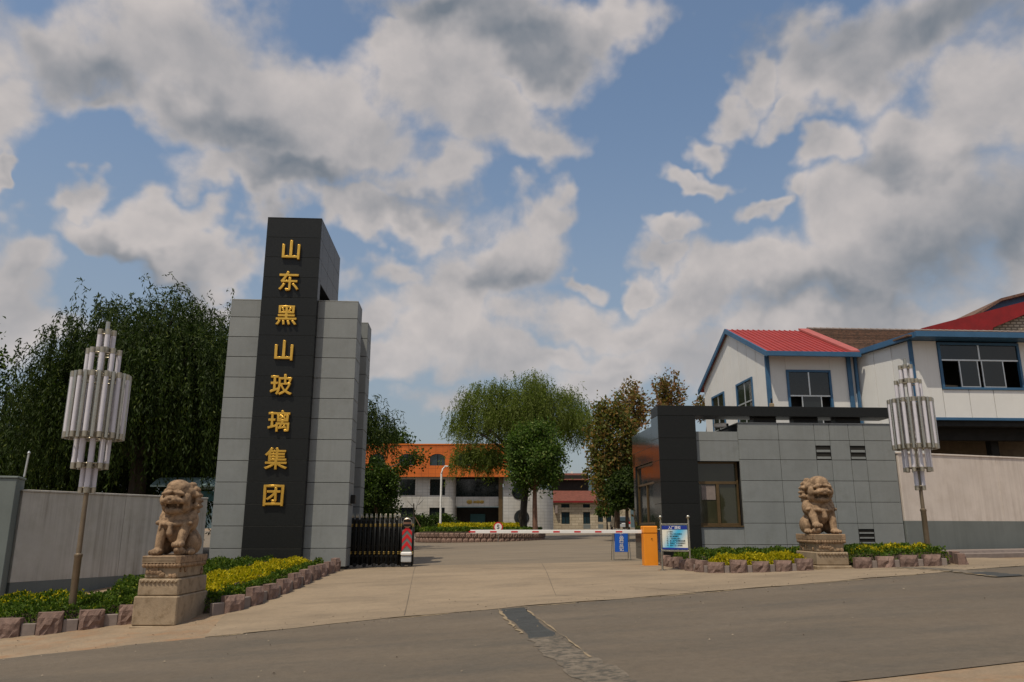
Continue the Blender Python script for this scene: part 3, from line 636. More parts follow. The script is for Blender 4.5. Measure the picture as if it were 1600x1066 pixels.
facade(ox(405), ox(700), OZ - .2, oz(747), wins, 'white_tile_wall', OB, .3, 'wall')
ob('plinth', ox(405), ox(700), OB - .06, OB - .003, OZ - .2, oz(812), 'beige_stone_wall')
def owin(x0, x1, z0, z1, y, m='dark_glass', n=2):
    w = ob('window', x0, x1, y, y + .05, z0, z1, m)
    fr = MB(); t = .07
    for k in range(n + 1):
        x = x0 + (x1 - x0 - t) * k / n; fr.box(x - OX, x + t - OX, y - .05 - OB, y - .002 - OB, z0 - OZ, z1 - OZ)
    q = fr.build('frame', 'gate_black', of); q.parent = w; q.location = -Vector(w.location)
    return w
for h in wins: owin(*h, OB + .2)
# orange upper floor with arched openings
arch = [ox(u) for u in (430, 477, 525, 576, 623, 671, 712, 752)]
yo = OB - .9; zt, zb, zs, zw = oz(697), oz(747), oz(718), oz(729.5); za = oz(711)
edges = [ox(405)] + [x for a in arch for x in (a, a + ww)] + [ox(797)]
mb = MB()
for a, c in zip(edges[0::2], edges[1::2]): mb.box(a - OX, c - OX, yo - OB, yo + .4 - OB, zb - OZ, zt - OZ)
for a in arch:
    c = a + ww; mb.box(a - OX, c - OX, yo - OB, yo + .4 - OB, zb - OZ, zw - OZ)
    arc = [(a + ww / 2 - ww / 2 * math.cos(math.pi * k / 10), zs + (za - zs) * math.sin(math.pi * k / 10)) for k in range(11)]
    mb.prism([(x - OX, z - OZ) for x, z in [(c, zt), (a, zt)] + arc], (yo - OB, yo + .4 - OB), 'y')
mb.build('upper_wall', 'orange_tile_wall', of)
for a in arch:
    poly = [(a, zw), (a + ww, zw)] + [(a + ww / 2 + ww / 2 * math.cos(math.pi * k / 10), zs + (za - zs) * math.sin(math.pi * k / 10)) for k in range(11)]
    w = MB().prism([(x - OX, z - OZ) for x, z in poly], (yo + .24 - OB, yo + .3 - OB), 'y').build('arched_window', 'teal_glass', of)
    q = MB().box(a + ww / 2 - .04 - OX, a + ww / 2 + .04 - OX, yo + .2 - OB, yo + .238 - OB, zw - OZ, za - .1 - OZ).build('mullion', 'gate_black', of); q.parent = w
ob('soffit', ox(405), ox(797), yo + .41, OB + 14, zb + .002, zb + .25, 'dark_core')
ob('roof', ox(405), ox(797), yo + .41, OB + 14, zt - .3, zt - .1, 'dark_core')
ob('roof_coping', ox(405) - .1, ox(797) + .1, yo - .08, yo + .45, zt, zt + .12, 'orange_tile')
ob('end_wall', ox(797) - .4, ox(797), yo + .42, OB + 14, zb + .26, zt - .31, 'orange_tile_wall')
ob('roof_hut', ox(784), ox(793), OB + 4, OB + 6, zt - .05, zt + .55, 'white_panel')
# entrance between rounded white walls
def rounded(x0, x1, y0, y1, r, left, right, n=10):
    pts = []
    pts += [(x0 + r - r * math.cos(q), y0 + r - r * math.sin(q)) for q in lin(0, math.pi / 2, n)] if left else [(x0, y0)]
    pts += [(x1 - r + r * math.sin(q), y0 + r - r * math.cos(q)) for q in lin(0, math.pi / 2, n)] if right else [(x1, y0)]
    return pts + [(x1, y1), (x0, y1)]
P = lambda pts: [(x - OX, y - OB) for x, y in pts]
MB().prism(P(rounded(ox(700) + .002, ox(711), OB, OB + 3.6, .75, False, True)), (-.2, zb - OZ), 'z').build('entrance_wall', 'white_tile_wall', of, shade=True)
MB().prism(P(rounded(ox(786), ox(866), OB, OB + 9, 2.4, False, True, 16)), (-.2, oz(766) - OZ), 'z').build('rounded_wall', 'white_tile_wall', of, shade=True)
MB().prism(P(rounded(ox(786.5), ox(846), OB + .3, OB + 8, 2.0, False, True, 16)), (oz(766) - OZ + .002, oz(747) - OZ), 'z').build('rounded_wall', 'white_tile_wall', of, shade=True)
ob('entrance_column', ox(779), ox(785.5), OB + .1, OB + .9, OZ - .2, zb, 'bronze_frame')
ob('entrance_band', ox(711) + .01, ox(779) - .01, OB + .5, OB + .9, oz(792), oz(777), 'white_tile_wall')
ob('entrance_glass', ox(711), ox(779) - .01, OB + 1.4, OB + 1.5, oz(777), zb, 'dark_glass')
ob('entrance_back', ox(711), ox(779) - .01, OB + 3.0, OB + 3.2, OZ - .2, oz(792.5), 'room_dark')
ob('entrance_door', ox(733), ox(757), OB + 2.8, OB + 2.98, OZ, oz(803), 'teal_dark')
for k, (u, w_) in enumerate(((733, 7), (741.5, 4), (746.5, 5), (752.5, 5.5))):
    MB().lathe([(w_ * .036, 0), (w_ * .036, .05), (w_ * .02, .09)], 8).build('gold_emblem', 'old_gold', of).matrix_local = Matrix.Translation((ox(u) - OX, -.0 + .49, oz(785) - OZ)) @ Matrix.Rotation(R(90), 4, 'X') @ Matrix.Scale(1.4, 4, (1, 0, 0))
for u, v, r_ in ((811, 770, 10), (815, 809, 10.5)):
    w = MB().lathe([(r_ / 13.7, 0), (r_ / 13.7, .10)], 28).build('round_window', 'dark_glass', of); w.matrix_local = Matrix.Translation((ox(u) - OX, -.004, oz(v) - OZ)) @ Matrix.Rotation(R(90), 4, 'X')
    fr = MB().lathe([(r_ / 13.7 + .1, 0), (r_ / 13.7 + .1, .06)], 28).build('surround', 'room_dark', of); fr.matrix_local = Matrix.Translation((ox(u) - OX, -.002, oz(v) - OZ)) @ Matrix.Rotation(R(90), 4, 'X')
# low tiled buildings right of it
LB = 105.0
def lx(u): return at(u, 800, LB).x
def lz(v): return ZC + (825 - v) * LB / 1235
lg = G(8, LB); LX = lx(900)
lo = empty('low_workshop', (LX, LB, lg), 0, 'low beige stone workshop with red tiled roof behind the barrier', 'building')
OX, OB, OZ, of = LX, LB, lg, lo
lw = [(lx(877), lx(890), lz(819), lz(801)), (lx(911), lx(922), lz(819), lz(801)), (lx(934), lx(942), lz(816), lz(797)), (lx(947), lx(955), lz(816), lz(797)), (lx(957), lx(962), lz(816), lz(797)), (lx(877), lx(890), lz(794), lz(788.5)), (lx(911), lx(922), lz(794), lz(788.5))]
facade(lx(855), lx(985), lg - .3, lz(785), lw, 'beige_stone_wall', LB, .3, 'wall')
for h in lw: owin(*h, LB + .15, 'teal_glass')
for (u0, u1) in ((911, 922), (934, 942)): ob('door_panel', lx(u0), lx(u1), LB - .03, LB - .002, lg, lz(819.5), 'grey_dado')
ob('roof_slab', lx(931), lx(985), LB - .4, LB + 6, lz(785) + .002, lz(783), 'concrete_wall')
def tile_roof(name, x0, x1, y0, z0, y1, z1, m, par, n, off, back=True):
    """overlapping tile courses climbing from eave to ridge"""
    mb = MB()
    for k in range(n):
        a, c = k / n, (k + 1) / n; ya, yc = y0 + (y1 - y0) * a, y0 + (y1 - y0) * c; za_, zc_ = z0 + (z1 - z0) * a, z0 + (z1 - z0) * c; l = .035
        mb.add([(x - off[0], y - off[1], z - off[2]) for x, y, z in ((x0, ya - .03, za_), (x1, ya - .03, za_), (x1, ya - .03, za_ + l), (x0, ya - .03, za_ + l), (x1, yc, zc_), (x0, yc, zc_))], [(0, 1, 2, 3), (3, 2, 4, 5)])
    if back: mb.add([(x - off[0], y - off[1], z - off[2]) for x, y, z in ((x0, y1, z1), (x1, y1, z1), (x1, 2 * y1 - y0, z0), (x0, 2 * y1 - y0, z0))], [(0, 1, 2, 3)])
    return mb.build(name, m, par)
r1 = tile_roof('roof', lx(862), lx(934), LB - .6, lz(784), LB + 3.2, 1.8 + 57 * 108.2 / 1235, 'tile_red', lo, 14, (OX, OB, OZ))
ob('eave_board', lx(862), lx(934), LB - .62, LB - .5, lz(786.5), lz(784) - .01, 'deep_red')
ob('clerestory', lx(865), lx(925), LB + 4, LB + 4.3, 5.2, 9.0, 'room_dark')
tile_roof('upper_roof', lx(860), lx(926), LB + 3.4, 1.8 + 67 * 108.4 / 1235 + .6, LB + 8, 1.8 + 80 * 113 / 1235 + .4, 'tile_red', lo, 12, (OX, OB, OZ))
for u in (869, 900, 918): ob('roof_vent', lx(u), lx(u) + .3, LB + 7.8, LB + 8.1, 9.3, 9.75, 'white_panel')
ob('air_conditioner', lx(867), lx(871), LB - .5, LB - .02, lz(803), lz(791), 'curb_slab')
# ------------------------------------------------------------------ white factory annex
FB = .9
fx0, fy0 = 10.13, 30.0
fa = empty('factory_annex', (fx0, fy0, FB), A, 'white panelled factory annex with blue trim and red metal roof', 'building')
def fz(z): return z - FB
EV, RG, HW = 8.75, 10.58, 4.0
n = 8; w_ = 2 * HW / n
bx('gable_core', .06, .2, .02, 2 * HW, 0, fz(8.55), 'dark_core', fa)
gw = ((1.6, 3.35, 5.5, 7.85), (5.15, 6.75, 5.5, 7.85))      # gable windows, along the wall
for i in range(n):
    a, c = i * w_ + .016, (i + 1) * w_ - .016
    top = lambda t: EV + (RG - EV) * (1 - abs(t - HW) / HW) - .05
    zl = 0
    hit = [g_ for g_ in gw if g_[0] < (a + c) / 2 < g_[1] + .4 and not (c < g_[0] or a > g_[1])]
    pts = [(a, top(a)), (c, top(c))]
    if hit:
        z1 = hit[0][3] + .08
        MB().prism([(a, fz(z1)), (c, fz(z1)), (c, fz(pts[1][1])), (a, fz(pts[0][1]))], (0, .055), 'x').build('wall_panel', 'white_panel', fa)
        if a < hit[0][0] - .06: MB().box(0, .055, a, hit[0][0] - .06, 0, fz(z1) - .002).build('wall_panel', 'white_panel', fa)
        if c > hit[0][1] + .06: MB().box(0, .055, hit[0][1] + .06, c, 0, fz(z1) - .002).build('wall_panel', 'white_panel', fa)
        MB().box(0, .055, max(a, hit[0][0] - .06), min(c, hit[0][1] + .06), 0, fz(hit[0][2] - .08)).build('wall_panel', 'white_panel', fa)
    else: MB().prism([(a, 0), (c, 0), (c, fz(pts[1][1])), (a, fz(pts[0][1]))], (0, .055), 'x').build('wall_panel', 'white_panel', fa)
def fwin(x0, x1, z0, z1, plane, lights, par=fa, t0=0., opening=(), frame='blue_trim'):
    """window set into the front (plane y) or gable (plane x): surround, transom, panes"""
    w = bpy.data.objects.new('window', None); COL.objects.link(w); w.parent = par
    def q(name, a, c, d0, d1, e, f_, m):
        o = bx(name, a, c, t0 + d0, t0 + d1, e, f_, m, w, .004) if plane == 'y' else bx(name, t0 + d0, t0 + d1, a, c, e, f_, m, w, .004); return o
    s = .09
    q('surround', x0 - s, x1 + s, -.05, .08, fz(z1), fz(z1) + s, frame); q('surround', x0 - s, x1 + s, -.05, .08, fz(z0) - s, fz(z0), frame)
    q('surround', x0 - s, x0, -.05, .08, fz(z0) + .001, fz(z1) - .001, frame); q('surround', x1, x1 + s, -.05, .08, fz(z0) + .001, fz(z1) - .001, frame)
    zt_ = z0 + (z1 - z0) * .62
    q('transom', x0, x1, -.02, .03, fz(zt_), fz(zt_) + .06, 'alu')
    m_ = (x0 + x1) / 2
    q('mullion', m_ - .03, m_ + .03, -.02, .03, fz(zt_) + .061, fz(z1), 'alu')
    q('pane', x0, m_ - .03, .0, .012, fz(zt_) + .061, fz(z1), 'dark_glass'); q('pane', m_ + .03, x1, .0, .012, fz(zt_) + .061, fz(z1), 'dark_glass')
    for (a, c) in lights:
        a, c = x0 + (x1 - x0) * a, x0 + (x1 - x0) * c
        q('sash', a, a + .045, -.02, .03, fz(z0), fz(zt_), 'alu'); q('sash', c - .045, c, -.02, .03, fz(z0), fz(zt_), 'alu'); q('sash', a + .045, c - .045, -.02, .03, fz(z0), fz(z0) + .04, 'alu')
        q('pane', a + .045, c - .045, .0, .012, fz(z0) + .04, fz(zt_), 'dark_glass')
    return w
bx('room', .21, 3.2, .35, .42, 0, fz(8.3), 'room_dark', fa)
for g_ in gw: fwin(*g_, 'x', ((.0, .5), (.5, 1)))
# front wall round its window
w0, w1, wz0, wz1 = .88, 2.52, 5.25, 7.84
for (a, c, e, f_) in ((.0, w0 - .09, 0, 8.7), (w1 + .09, 3.6, 0, 8.7), (w0 - .085, w1 + .085, 0, wz0 - .09), (w0 - .085, w1 + .085, wz1 + .09, 8.7)):
    bx('wall_panel', a + .058 if a == 0 else a, c, -.0, .055, max(0, fz(e)) if e else 0, fz(f_), 'white_panel', fa)
fwin(w0, w1, wz0, wz1, 'y', ((.28, .78),))
for (s, t) in ((-.03, -.05), (3.3, -.09)): bx('corner_trim', s, s + .16, t, t + .11, 0, fz(8.5), 'blue_trim', fa)
# red ribbed roof with blue verge
def slope(s0, s1, t0, z0, t1, z1, th, name, m):
    return MB().add([(s0, t0, fz(z0)), (s1, t0, fz(z0)), (s1, t1, fz(z1)), (s0, t1, fz(z1)), (s0, t0, fz(z0) - th), (s1, t0, fz(z0) - th), (s1, t1, fz(z1) - th), (s0, t1, fz(z1) - th)],
        [(0, 1, 2, 3), (7, 6, 5, 4), (0, 4, 5, 1), (1, 5, 6, 2), (2, 6, 7, 3), (3, 7, 4, 0)]).build(name, m, fa)
ze = EV - .18; sl_ = (RG - EV) / HW
slope(-.1, 3.55, -.55, EV + .02 - .55 * sl_, HW, RG + .02, .06, 'roof_sheet', 'red_roof'); slope(-.1, 3.55, 2 * HW + .5, EV + .02 - .5 * sl_, HW + .001, RG + .02, .06, 'roof_sheet', 'red_roof')
for k in range(15):
    s = -.09 + k * .245
    slope(s, s + .05, -.55, EV + .055 - .55 * sl_, HW, RG + .055, .035, 'roof_rib', 'red_roof')
for t0, t1 in ((-.55, HW), (2 * HW + .5, HW + .002)):
    zz0 = EV - .55 * sl_ if t0 < 0 else EV - .5 * sl_
    slope(-.17, -.102, t0, zz0 + .06, t1, RG + .06, .22, 'verge_trim', 'blue_trim')
bx('gutter', -.17, 3.62, -.66, -.555, fz(EV - .55 * sl_) - .14, fz(EV - .55 * sl_) + .05, 'blue_trim', fa)
slope(3.3, 3.75, -.5, EV + .12 - .5 * sl_, HW, RG + .14, .09, 'verge_flashing', 'pink_flash')
# older tiled hall behind, running right
tile_roof('tile_roof', 3.76, 17, -.6, 8.56, HW + .1, 10.72, 'tile_brown', fa, 22, (0, 0, FB))
slope(4.0, 17, -3.25, 8.62, -.58, 8.7, .06, 'wing_roof', 'tile_brown')
rc = MB()
for k in range(44): rc.tube([(3.76 + k * .3, HW + .1, fz(10.73)), (3.76 + k * .3 + .32, HW + .1, fz(10.72))], (.085, .075), 6)
rc.build('ridge_tiles', 'curb_slab', fa)['kind'] = 'stuff'
# wing projecting over an open bay
WS, WT, WZ0, WZ1 = 4.33, -2.79, 5.67, 8.5
for k in range(3):
    a, c = k / 3 + .006, (k + 1) / 3 - .006; p0 = Vector((WS, WT)); p1 = Vector((3.75, -.01)); q0, q1 = p0.lerp(p1, a), p0.lerp(p1, c)
    MB().prism([(q0.x, q0.y), (q1.x, q1.y), (q1.x + .06, q1.y), (q0.x + .06, q0.y)], (0 if k == 2 else fz(4.2), fz(WZ1)), 'z').build('wall_panel', 'white_panel', fa)
v0, v1, u0, u1 = 5.45, 8.4, 6.78, 8.36
cuts = [WS + .07, v0 - .09, v0 + .9, v0 + 1.83, v1 + .09, 9.6, 10.8, 12.0, 13.2]
for a, c in zip(cuts, cuts[1:]):
    win = v0 - .1 < (a + c) / 2 < v1 + .1
    bx('wall_panel', a + .012, c - .012, WT, WT + .06, fz(WZ0), fz(u0 - .09) if win else fz(WZ1), 'white_panel', fa)
fwin(v0, v1, u0, u1, 'y', ((.22, .47), (.51, .80)), t0=WT)
MB().tube([(v0 + .1, WT + .2, fz(u0) + .08), (v0 + .62, WT + .2, fz(u0) + .06)], .05, 8).build('rolled_mat', 'pole_brown', fa)
bx('room', WS + .2, 13.2, WT + 1.4, WT + 1.46, fz(WZ0), fz(WZ1), 'room_dark', fa)
bx('floor_edge', WS - .02, 13.3, WT - .03, WT + .1, fz(WZ0) - .1, fz(WZ0) - .002, 'blue_trim', fa)
bx('floor_slab', WS + .0, 13.3, WT + .102, 2, fz(WZ0) - .3, fz(WZ0) - .003, 'dark_core', fa)
bx('floor_beam', WS + .0, 13.3, WT + .6, WT + .9, fz(WZ0) - .75, fz(WZ0) - .305, 'room_dark', fa)
bx('bay_back', 3.7, 16, 1.2, 1.3, 0, fz(WZ0) - .31, 'pole_brown', fa)
for s in (4.3, 7.6, 10.9): bx('bay_column', s, s + .3, WT + 1.0, WT + 1.3, 0, fz(WZ0) - .31, 'room_dark', fa)
bx('corner_trim', WS - .05, WS + .07, WT - .06, WT + .05, fz(WZ0), fz(WZ1), 'blue_trim', fa); bx('corner_trim', 3.58, 3.68, -.16, -.05, 0, fz(WZ1), 'blue_trim', fa)
bx('gutter', WS - .12, 13.6, WT - .68, WT - .5, fz(WZ1) + .0, fz(WZ1) + .2, 'blue_trim', fa)
bx('eave_board', WS - .06, 13.6, WT - .5, WT + .1, fz(WZ1) + .01, fz(WZ1) + .06, 'blue_trim', fa)
slope_pts = [(WS - .42, WT - .6), (3.2, -.3)]
MB().prism([(WS - .14, WT - .50), (WS - .0, WT - .50), (3.74, -.2), (3.60, -.2)], (fz(WZ1) + .0, fz(WZ1) + .2), 'z').build('gutter', 'blue_trim', fa)
MB().prism([(WS + .0, WT - .49), (WS + .2, WT - .49), (3.95, -.1), (3.74, -.2)], (fz(WZ1) + .08, fz(WZ1) + .14), 'z').build('eave_board', 'blue_trim', fa)
st = empty('roof_antenna', at(1206, 636, 25.2), A, 'small cream alarm box with black aerial behind the gatehouse beam', 'antenna')
MB().box(-.07, .07, -.05, .05, -.25, .12).build('box', 'sand', st, bevel=.015); MB().tube([(0, 0, .12), (0, 0, .28)], .025, 8).build('aerial', 'gate_black', st)
# red and blue roofs of the hall beyond
rh = empty('rolling_hall', at(1600, 820, 50), 0, 'big works hall with deep red roof and blue clerestory at the right edge', 'building'); RB = Vector(rh.location)
def poly(name, pts, Y, dep, m):
    P_ = [at(u, v, Y) for u, v in pts]; P_ = [(p.x - RB.x, p.z - RB.z) for p in P_]
    return MB().prism(P_, (Y - RB.y, Y + dep - RB.y), 'y').build(name, m, rh)
poly('roof_face', [(1440, 513), (1600, 471.5), (1760, 431), (1760, 440), (1600, 492), (1552, 512), (1540, 560), (1440, 560)], 50, 6, 'deep_red')
poly('gable_wall', [(1545, 514), (1600, 493), (1760, 441), (1760, 800), (1545, 800)], 50.3, 5, 'beige_brick_wall')
poly('clerestory', [(1520, 500), (1546, 480), (1565, 468), (1600, 461), (1760, 436), (1760, 520), (1520, 520)], 57, 8, 'blue_trim')
poly('clerestory_roof', [(1518, 494), (1545, 478), (1564, 466), (1600, 457), (1760, 431), (1760, 435), (1600, 461), (1565, 470), (1546, 482), (1520, 497)], 56.4, 9, 'tile_brown')
# ------------------------------------------------------------------ guardian lions
def blobmesh(parts, name, m, voxel=.014, it=4):
    """fuse ellipsoids and limbs into one continuous carved body"""
    bm = bmesh.new()
    for p in parts:
        if p[0] == 'e':
            _, c, r_, *rot = p; mt = Matrix.Translation(c)
            if rot: mt = mt @ Matrix.Rotation(R(rot[0]), 4, rot[1])
            mt = mt @ Matrix.Diagonal((*r_, 1)); bmesh.ops.create_icosphere(bm, subdivisions=3, radius=1, matrix=mt)
        else:
            _, pts, rad = p
            for i in range(len(pts) - 1):
                a, c = Vector(pts[i]), Vector(pts[i + 1]); nn = 6
                for k in range(nn + 1):
                    t = k / nn; rr = rad[i] + (rad[i + 1] - rad[i]) * t
                    bmesh.ops.create_icosphere(bm, subdivisions=2, radius=rr, matrix=Matrix.Translation(a.lerp(c, t)))
    me = bpy.data.meshes.new(name); bm.to_mesh(me); bm.free()
    o = bpy.data.objects.new(name, me); COL.objects.link(o)
    md = o.modifiers.new('r', 'REMESH'); md.mode = 'VOXEL'; md.voxel_size = voxel
    ms = o.modifiers.new('s', 'SMOOTH'); ms.factor = .5; ms.iterations = it
    dg = bpy.context.evaluated_depsgraph_get(); out = bpy.data.meshes.new_from_object(o.evaluated_get(dg)); bpy.data.objects.remove(o)
    out.polygons.foreach_set('use_smooth', [True] * len(out.polygons)); out.materials.clear(); out.materials.append(_M[m]); return out
L_ = []
E_ = lambda c, r_, *a: L_.append(('e', c, r_, *a)); C_ = lambda pts, rad: L_.append(('c', pts, rad))
E_((0, .30, .27), (.35, .33, .28)); C_([(0, .26, .34), (0, .02, .66)], (.30, .27)); E_((0, -.10, .60), (.29, .24, .25)); E_((0, -.12, .42), (.2, .18, .22))
for s in (-1, 1):
    E_((s * .30, .16, .21), (.15, .27, .21)); E_((s * .34, -.08, .055), (.10, .17, .065)); E_((s * .30, -.02, .62), (.13, .17, .19))
    for k in range(3): E_((s * .34 + (k - 1) * .055, -.23, .045), (.034, .05, .042))
    E_((s * .255, -.12, 1.13), (.05, .09, .08))                                     # ears
    E_((s * .115, -.375, 1.115), (.115, .065, .045), s * 12, 'Y'); E_((s * .105, -.385, 1.055), (.052, .04, .038)); E_((s * .22, -.25, .99), (.075, .12, .12))
    E_((s * .205, -.16, .86), (.07, .16, .12)); E_((s * .075, -.465, .985), (.055, .05, .045))
C_([(-.24, -.12, .60), (-.255, -.24, .34), (-.255, -.30, .10)], (.135, .105, .088)); E_((-.255, -.37, .06), (.12, .14, .068))
for k in range(4): E_((-.255 + (k - 1.5) * .058, -.485, .05), (.033, .055, .048))
C_([(.24, -.12, .60), (.245, -.26, .40), (.235, -.34, .26)], (.135, .11, .092)); E_((.235, -.40, .205), (.115, .13, .07))
for k in range(4): E_((.235 + (k - 1.5) * .056, -.505, .19), (.033, .052, .050))
E_((0, .0, .84), (.27, .25, .22)); E_((0, -.08, 1.13), (.27, .28, .21)); E_((0, -.16, 1.22), (.22, .23, .15)); E_((0, -.30, 1.19), (.17, .10, .10)); E_((0, .04, 1.05), (.28, .22, .26))
E_((0, -.44, 1.015), (.095, .075, .055)); C_([(-.22, -.30, .965), (-.12, -.41, .975), (0, -.455, .955), (.12, -.41, .975), (.22, -.30, .965)], (.05, .058, .05, .058, .05))
C_([(-.16, -.22, .79), (-.10, -.35, .785), (0, -.385, .78), (.10, -.35, .785), (.16, -.22, .79)], (.06, .05, .055, .05, .06)); E_((0, -.26, .80), (.12, .1, .04)); E_((0, -.30, .835), (.075, .09, .03))
E_((0, -.30, .735), (.08, .05, .06))
for s in (-1, 1): E_((s * .12, -.385, .915), (.02, .02, .05)); E_((s * .10, -.355, .83), (.016, .018, .03))
# curled mane in rows round the head
for row, (z, rad, n_) in enumerate(((1.27, .20, 9), (1.19, .27, 12), (1.09, .31, 13), (.99, .325, 13), (.89, .325, 13), (.79, .31, 12), (.69, .30, 11))):
    for k in range(n_):
        a = R(-12) + R(204) * (k + .5 * (row % 2)) / n_
        x, y = rad * math.cos(a), .02 + rad * .95 * math.sin(a); E_((x, y, z), (.062, .062, .062)); E_((x * 1.17, .02 + (y - .02) * 1.17, z - .004), (.03, .03, .03))
# collar, tassels and bell
C_([(-.36, -.02, .66), (-.31, -.20, .60), (-.16, -.335, .56), (0, -.375, .545), (.16, -.335, .56), (.31, -.20, .60), (.36, -.02, .66)], (.04, .042, .042, .045, .042, .042, .04))
for s in (-1, 1): E_((s * .335, -.22, .585), (.085, .075, .045), s * 15, 'Y'); E_((s * .27, -.30, .50), (.035, .035, .10))
E_((0, -.40, .545), (.06, .04, .045)); C_([(0, -.395, .50), (0, -.40, .40)], (.05, .072))
C_([(0, .56, .10), (.05, .66, .34), (0, .60, .56), (-.04, .52, .66)], (.08, .085, .095, .05))
for k in range(7): E_((.24 - .01 * k, -.02 + .02 * k, .52 - .07 * k), (.10, .045, .05))
lion_me = blobmesh(L_, 'seated_lion', 'lion_stone', .0125, 2)
for v in lion_me.vertices:      # the carver made the head large
    k = 1 + .13 * smooth((v.co.z - .70) / .2); v.co.x *= k; v.co.y = -.05 + (v.co.y + .05) * k
cub_me = blobmesh([('e', (.235, -.40, .085), (.105, .105, .095)), ('e', (.235, -.49, .10), (.06, .05, .055)), ('e', (.19, -.44, .15), (.03, .03, .03)), ('e', (.28, -.44, .15), (.03, .03, .03)), ('e', (.235, -.30, .07), (.10, .12, .07))], 'cub', 'lion_stone', .013, 2)
def pedestal(o, lower):
    """base slab with fringe, carved waist, scalloped block, plain plinth; z downward from the lion's feet"""
    bx('top_slab', -.36, .36, -.56, .70, -.135, -.001, 'lion_stone', o, .012)
    for k in range(5): bx('cloth_fold', -.36, .26, -.568, -.558, -.125 + k * .025, -.112 + k * .025, 'lion_plinth', o, .003)
    fr = MB()
    for k in range(11): fr.lathe([(.012, -.215), (.04, -.19), (.044, -.16), (.03, -.136)], 8, (-.32 + .064 * k, -.535, 0))
    for k in range(13):
        for s in (-1, 1): fr.lathe([(.012, -.215), (.04, -.19), (.044, -.16), (.03, -.136)], 8, (s * .335, -.47 + .09 * k, 0))
    fr.build('scalloped_fringe', 'lion_stone', o, shade=True)['kind'] = 'stuff'
    MB().prism([(-.31, -.51), (.31, -.51), (.31, .66), (-.31, .66)], (-.40, -.137), 'z').build('carved_waist', 'lion_plinth', o, bevel=.02)
    cv = MB(); rr = random.Random(3)
    for k in range(26): cv.lathe([(.05 * rr.uniform(.6, 1.1), -.02), (.04, .02), (.008, .03)], 7, (0, 0, 0)); n8 = 21; 
    V = cv.v; cv2 = MB(); cv2.f = cv.f
    for i, v in enumerate(V):
        k = i // 21; r2 = random.Random(k * 7 + 1); px, pz_ = r2.uniform(-.27, .27), r2.uniform(-.37, -.24)
        cv2.v.append((px + v[0], -.512 - v[2], pz_ + v[1]) if k < 14 else ((.312 + v[2]) * (1 if k % 2 else -1), r2.uniform(-.45, .6) + v[0], pz_ + v[1]))
    cv2.build('carved_flowers', 'lion_stone', o)['kind'] = 'stuff'
    bx('scalloped_block', -.37, .37, -.59, .74, -.70, -.405, 'lion_plinth', o, .02)
    sc = MB()
    for k in range(9): sc.tube([(-.33 + k * .077, -.596, -.43), (-.29 + k * .077, -.596, -.46)], .028, 6)
    sc.build('scallops', 'lion_plinth', o)['kind'] = 'stuff'
    if lower:
        bx('plinth', -.40, .40, -.64, .78, -1.21, -.704, 'lion_plinth', o, .02); bx('plinth_foot', -.42, .42, -.66, .80, -1.4, -1.215, 'lion_plinth', o, .015)
sc1 = 1.0
p0 = (-6.45, 15.25)
ll = empty('guardian_lion', (*p0, 1.30), 0, 'seated stone guardian lion on tall pedestal beside the left lamp', 'statue', 'pair of stone lions')
place('seated_lion', lion_me, ll, (0, .04, 0), (0, 0, R(0)), (.86, .95, 1.03)); place('cub', cub_me, ll, (0, .04, 0), (0, 0, 0), (.86, .95, 1.03)); pedestal(ll, True)
p1 = (7.43, 19.05)
lr = empty('guardian_lion', (*p1, 1.66), 0, 'seated stone guardian lion in front of the gatehouse', 'statue', 'pair of stone lions')
place('seated_lion', lion_me, lr, (0, .04, 0), (0, 0, 0), (-.9, .95, 1.0)); place('ball', cub_me, lr, (0, .04, 0), (0, 0, 0), (-.9, .95, 1.0)); pedestal(lr, False)
bx('plinth', -.40, .40, -.66, .78, -.95, -.705, 'lion_plinth', lr, .02)
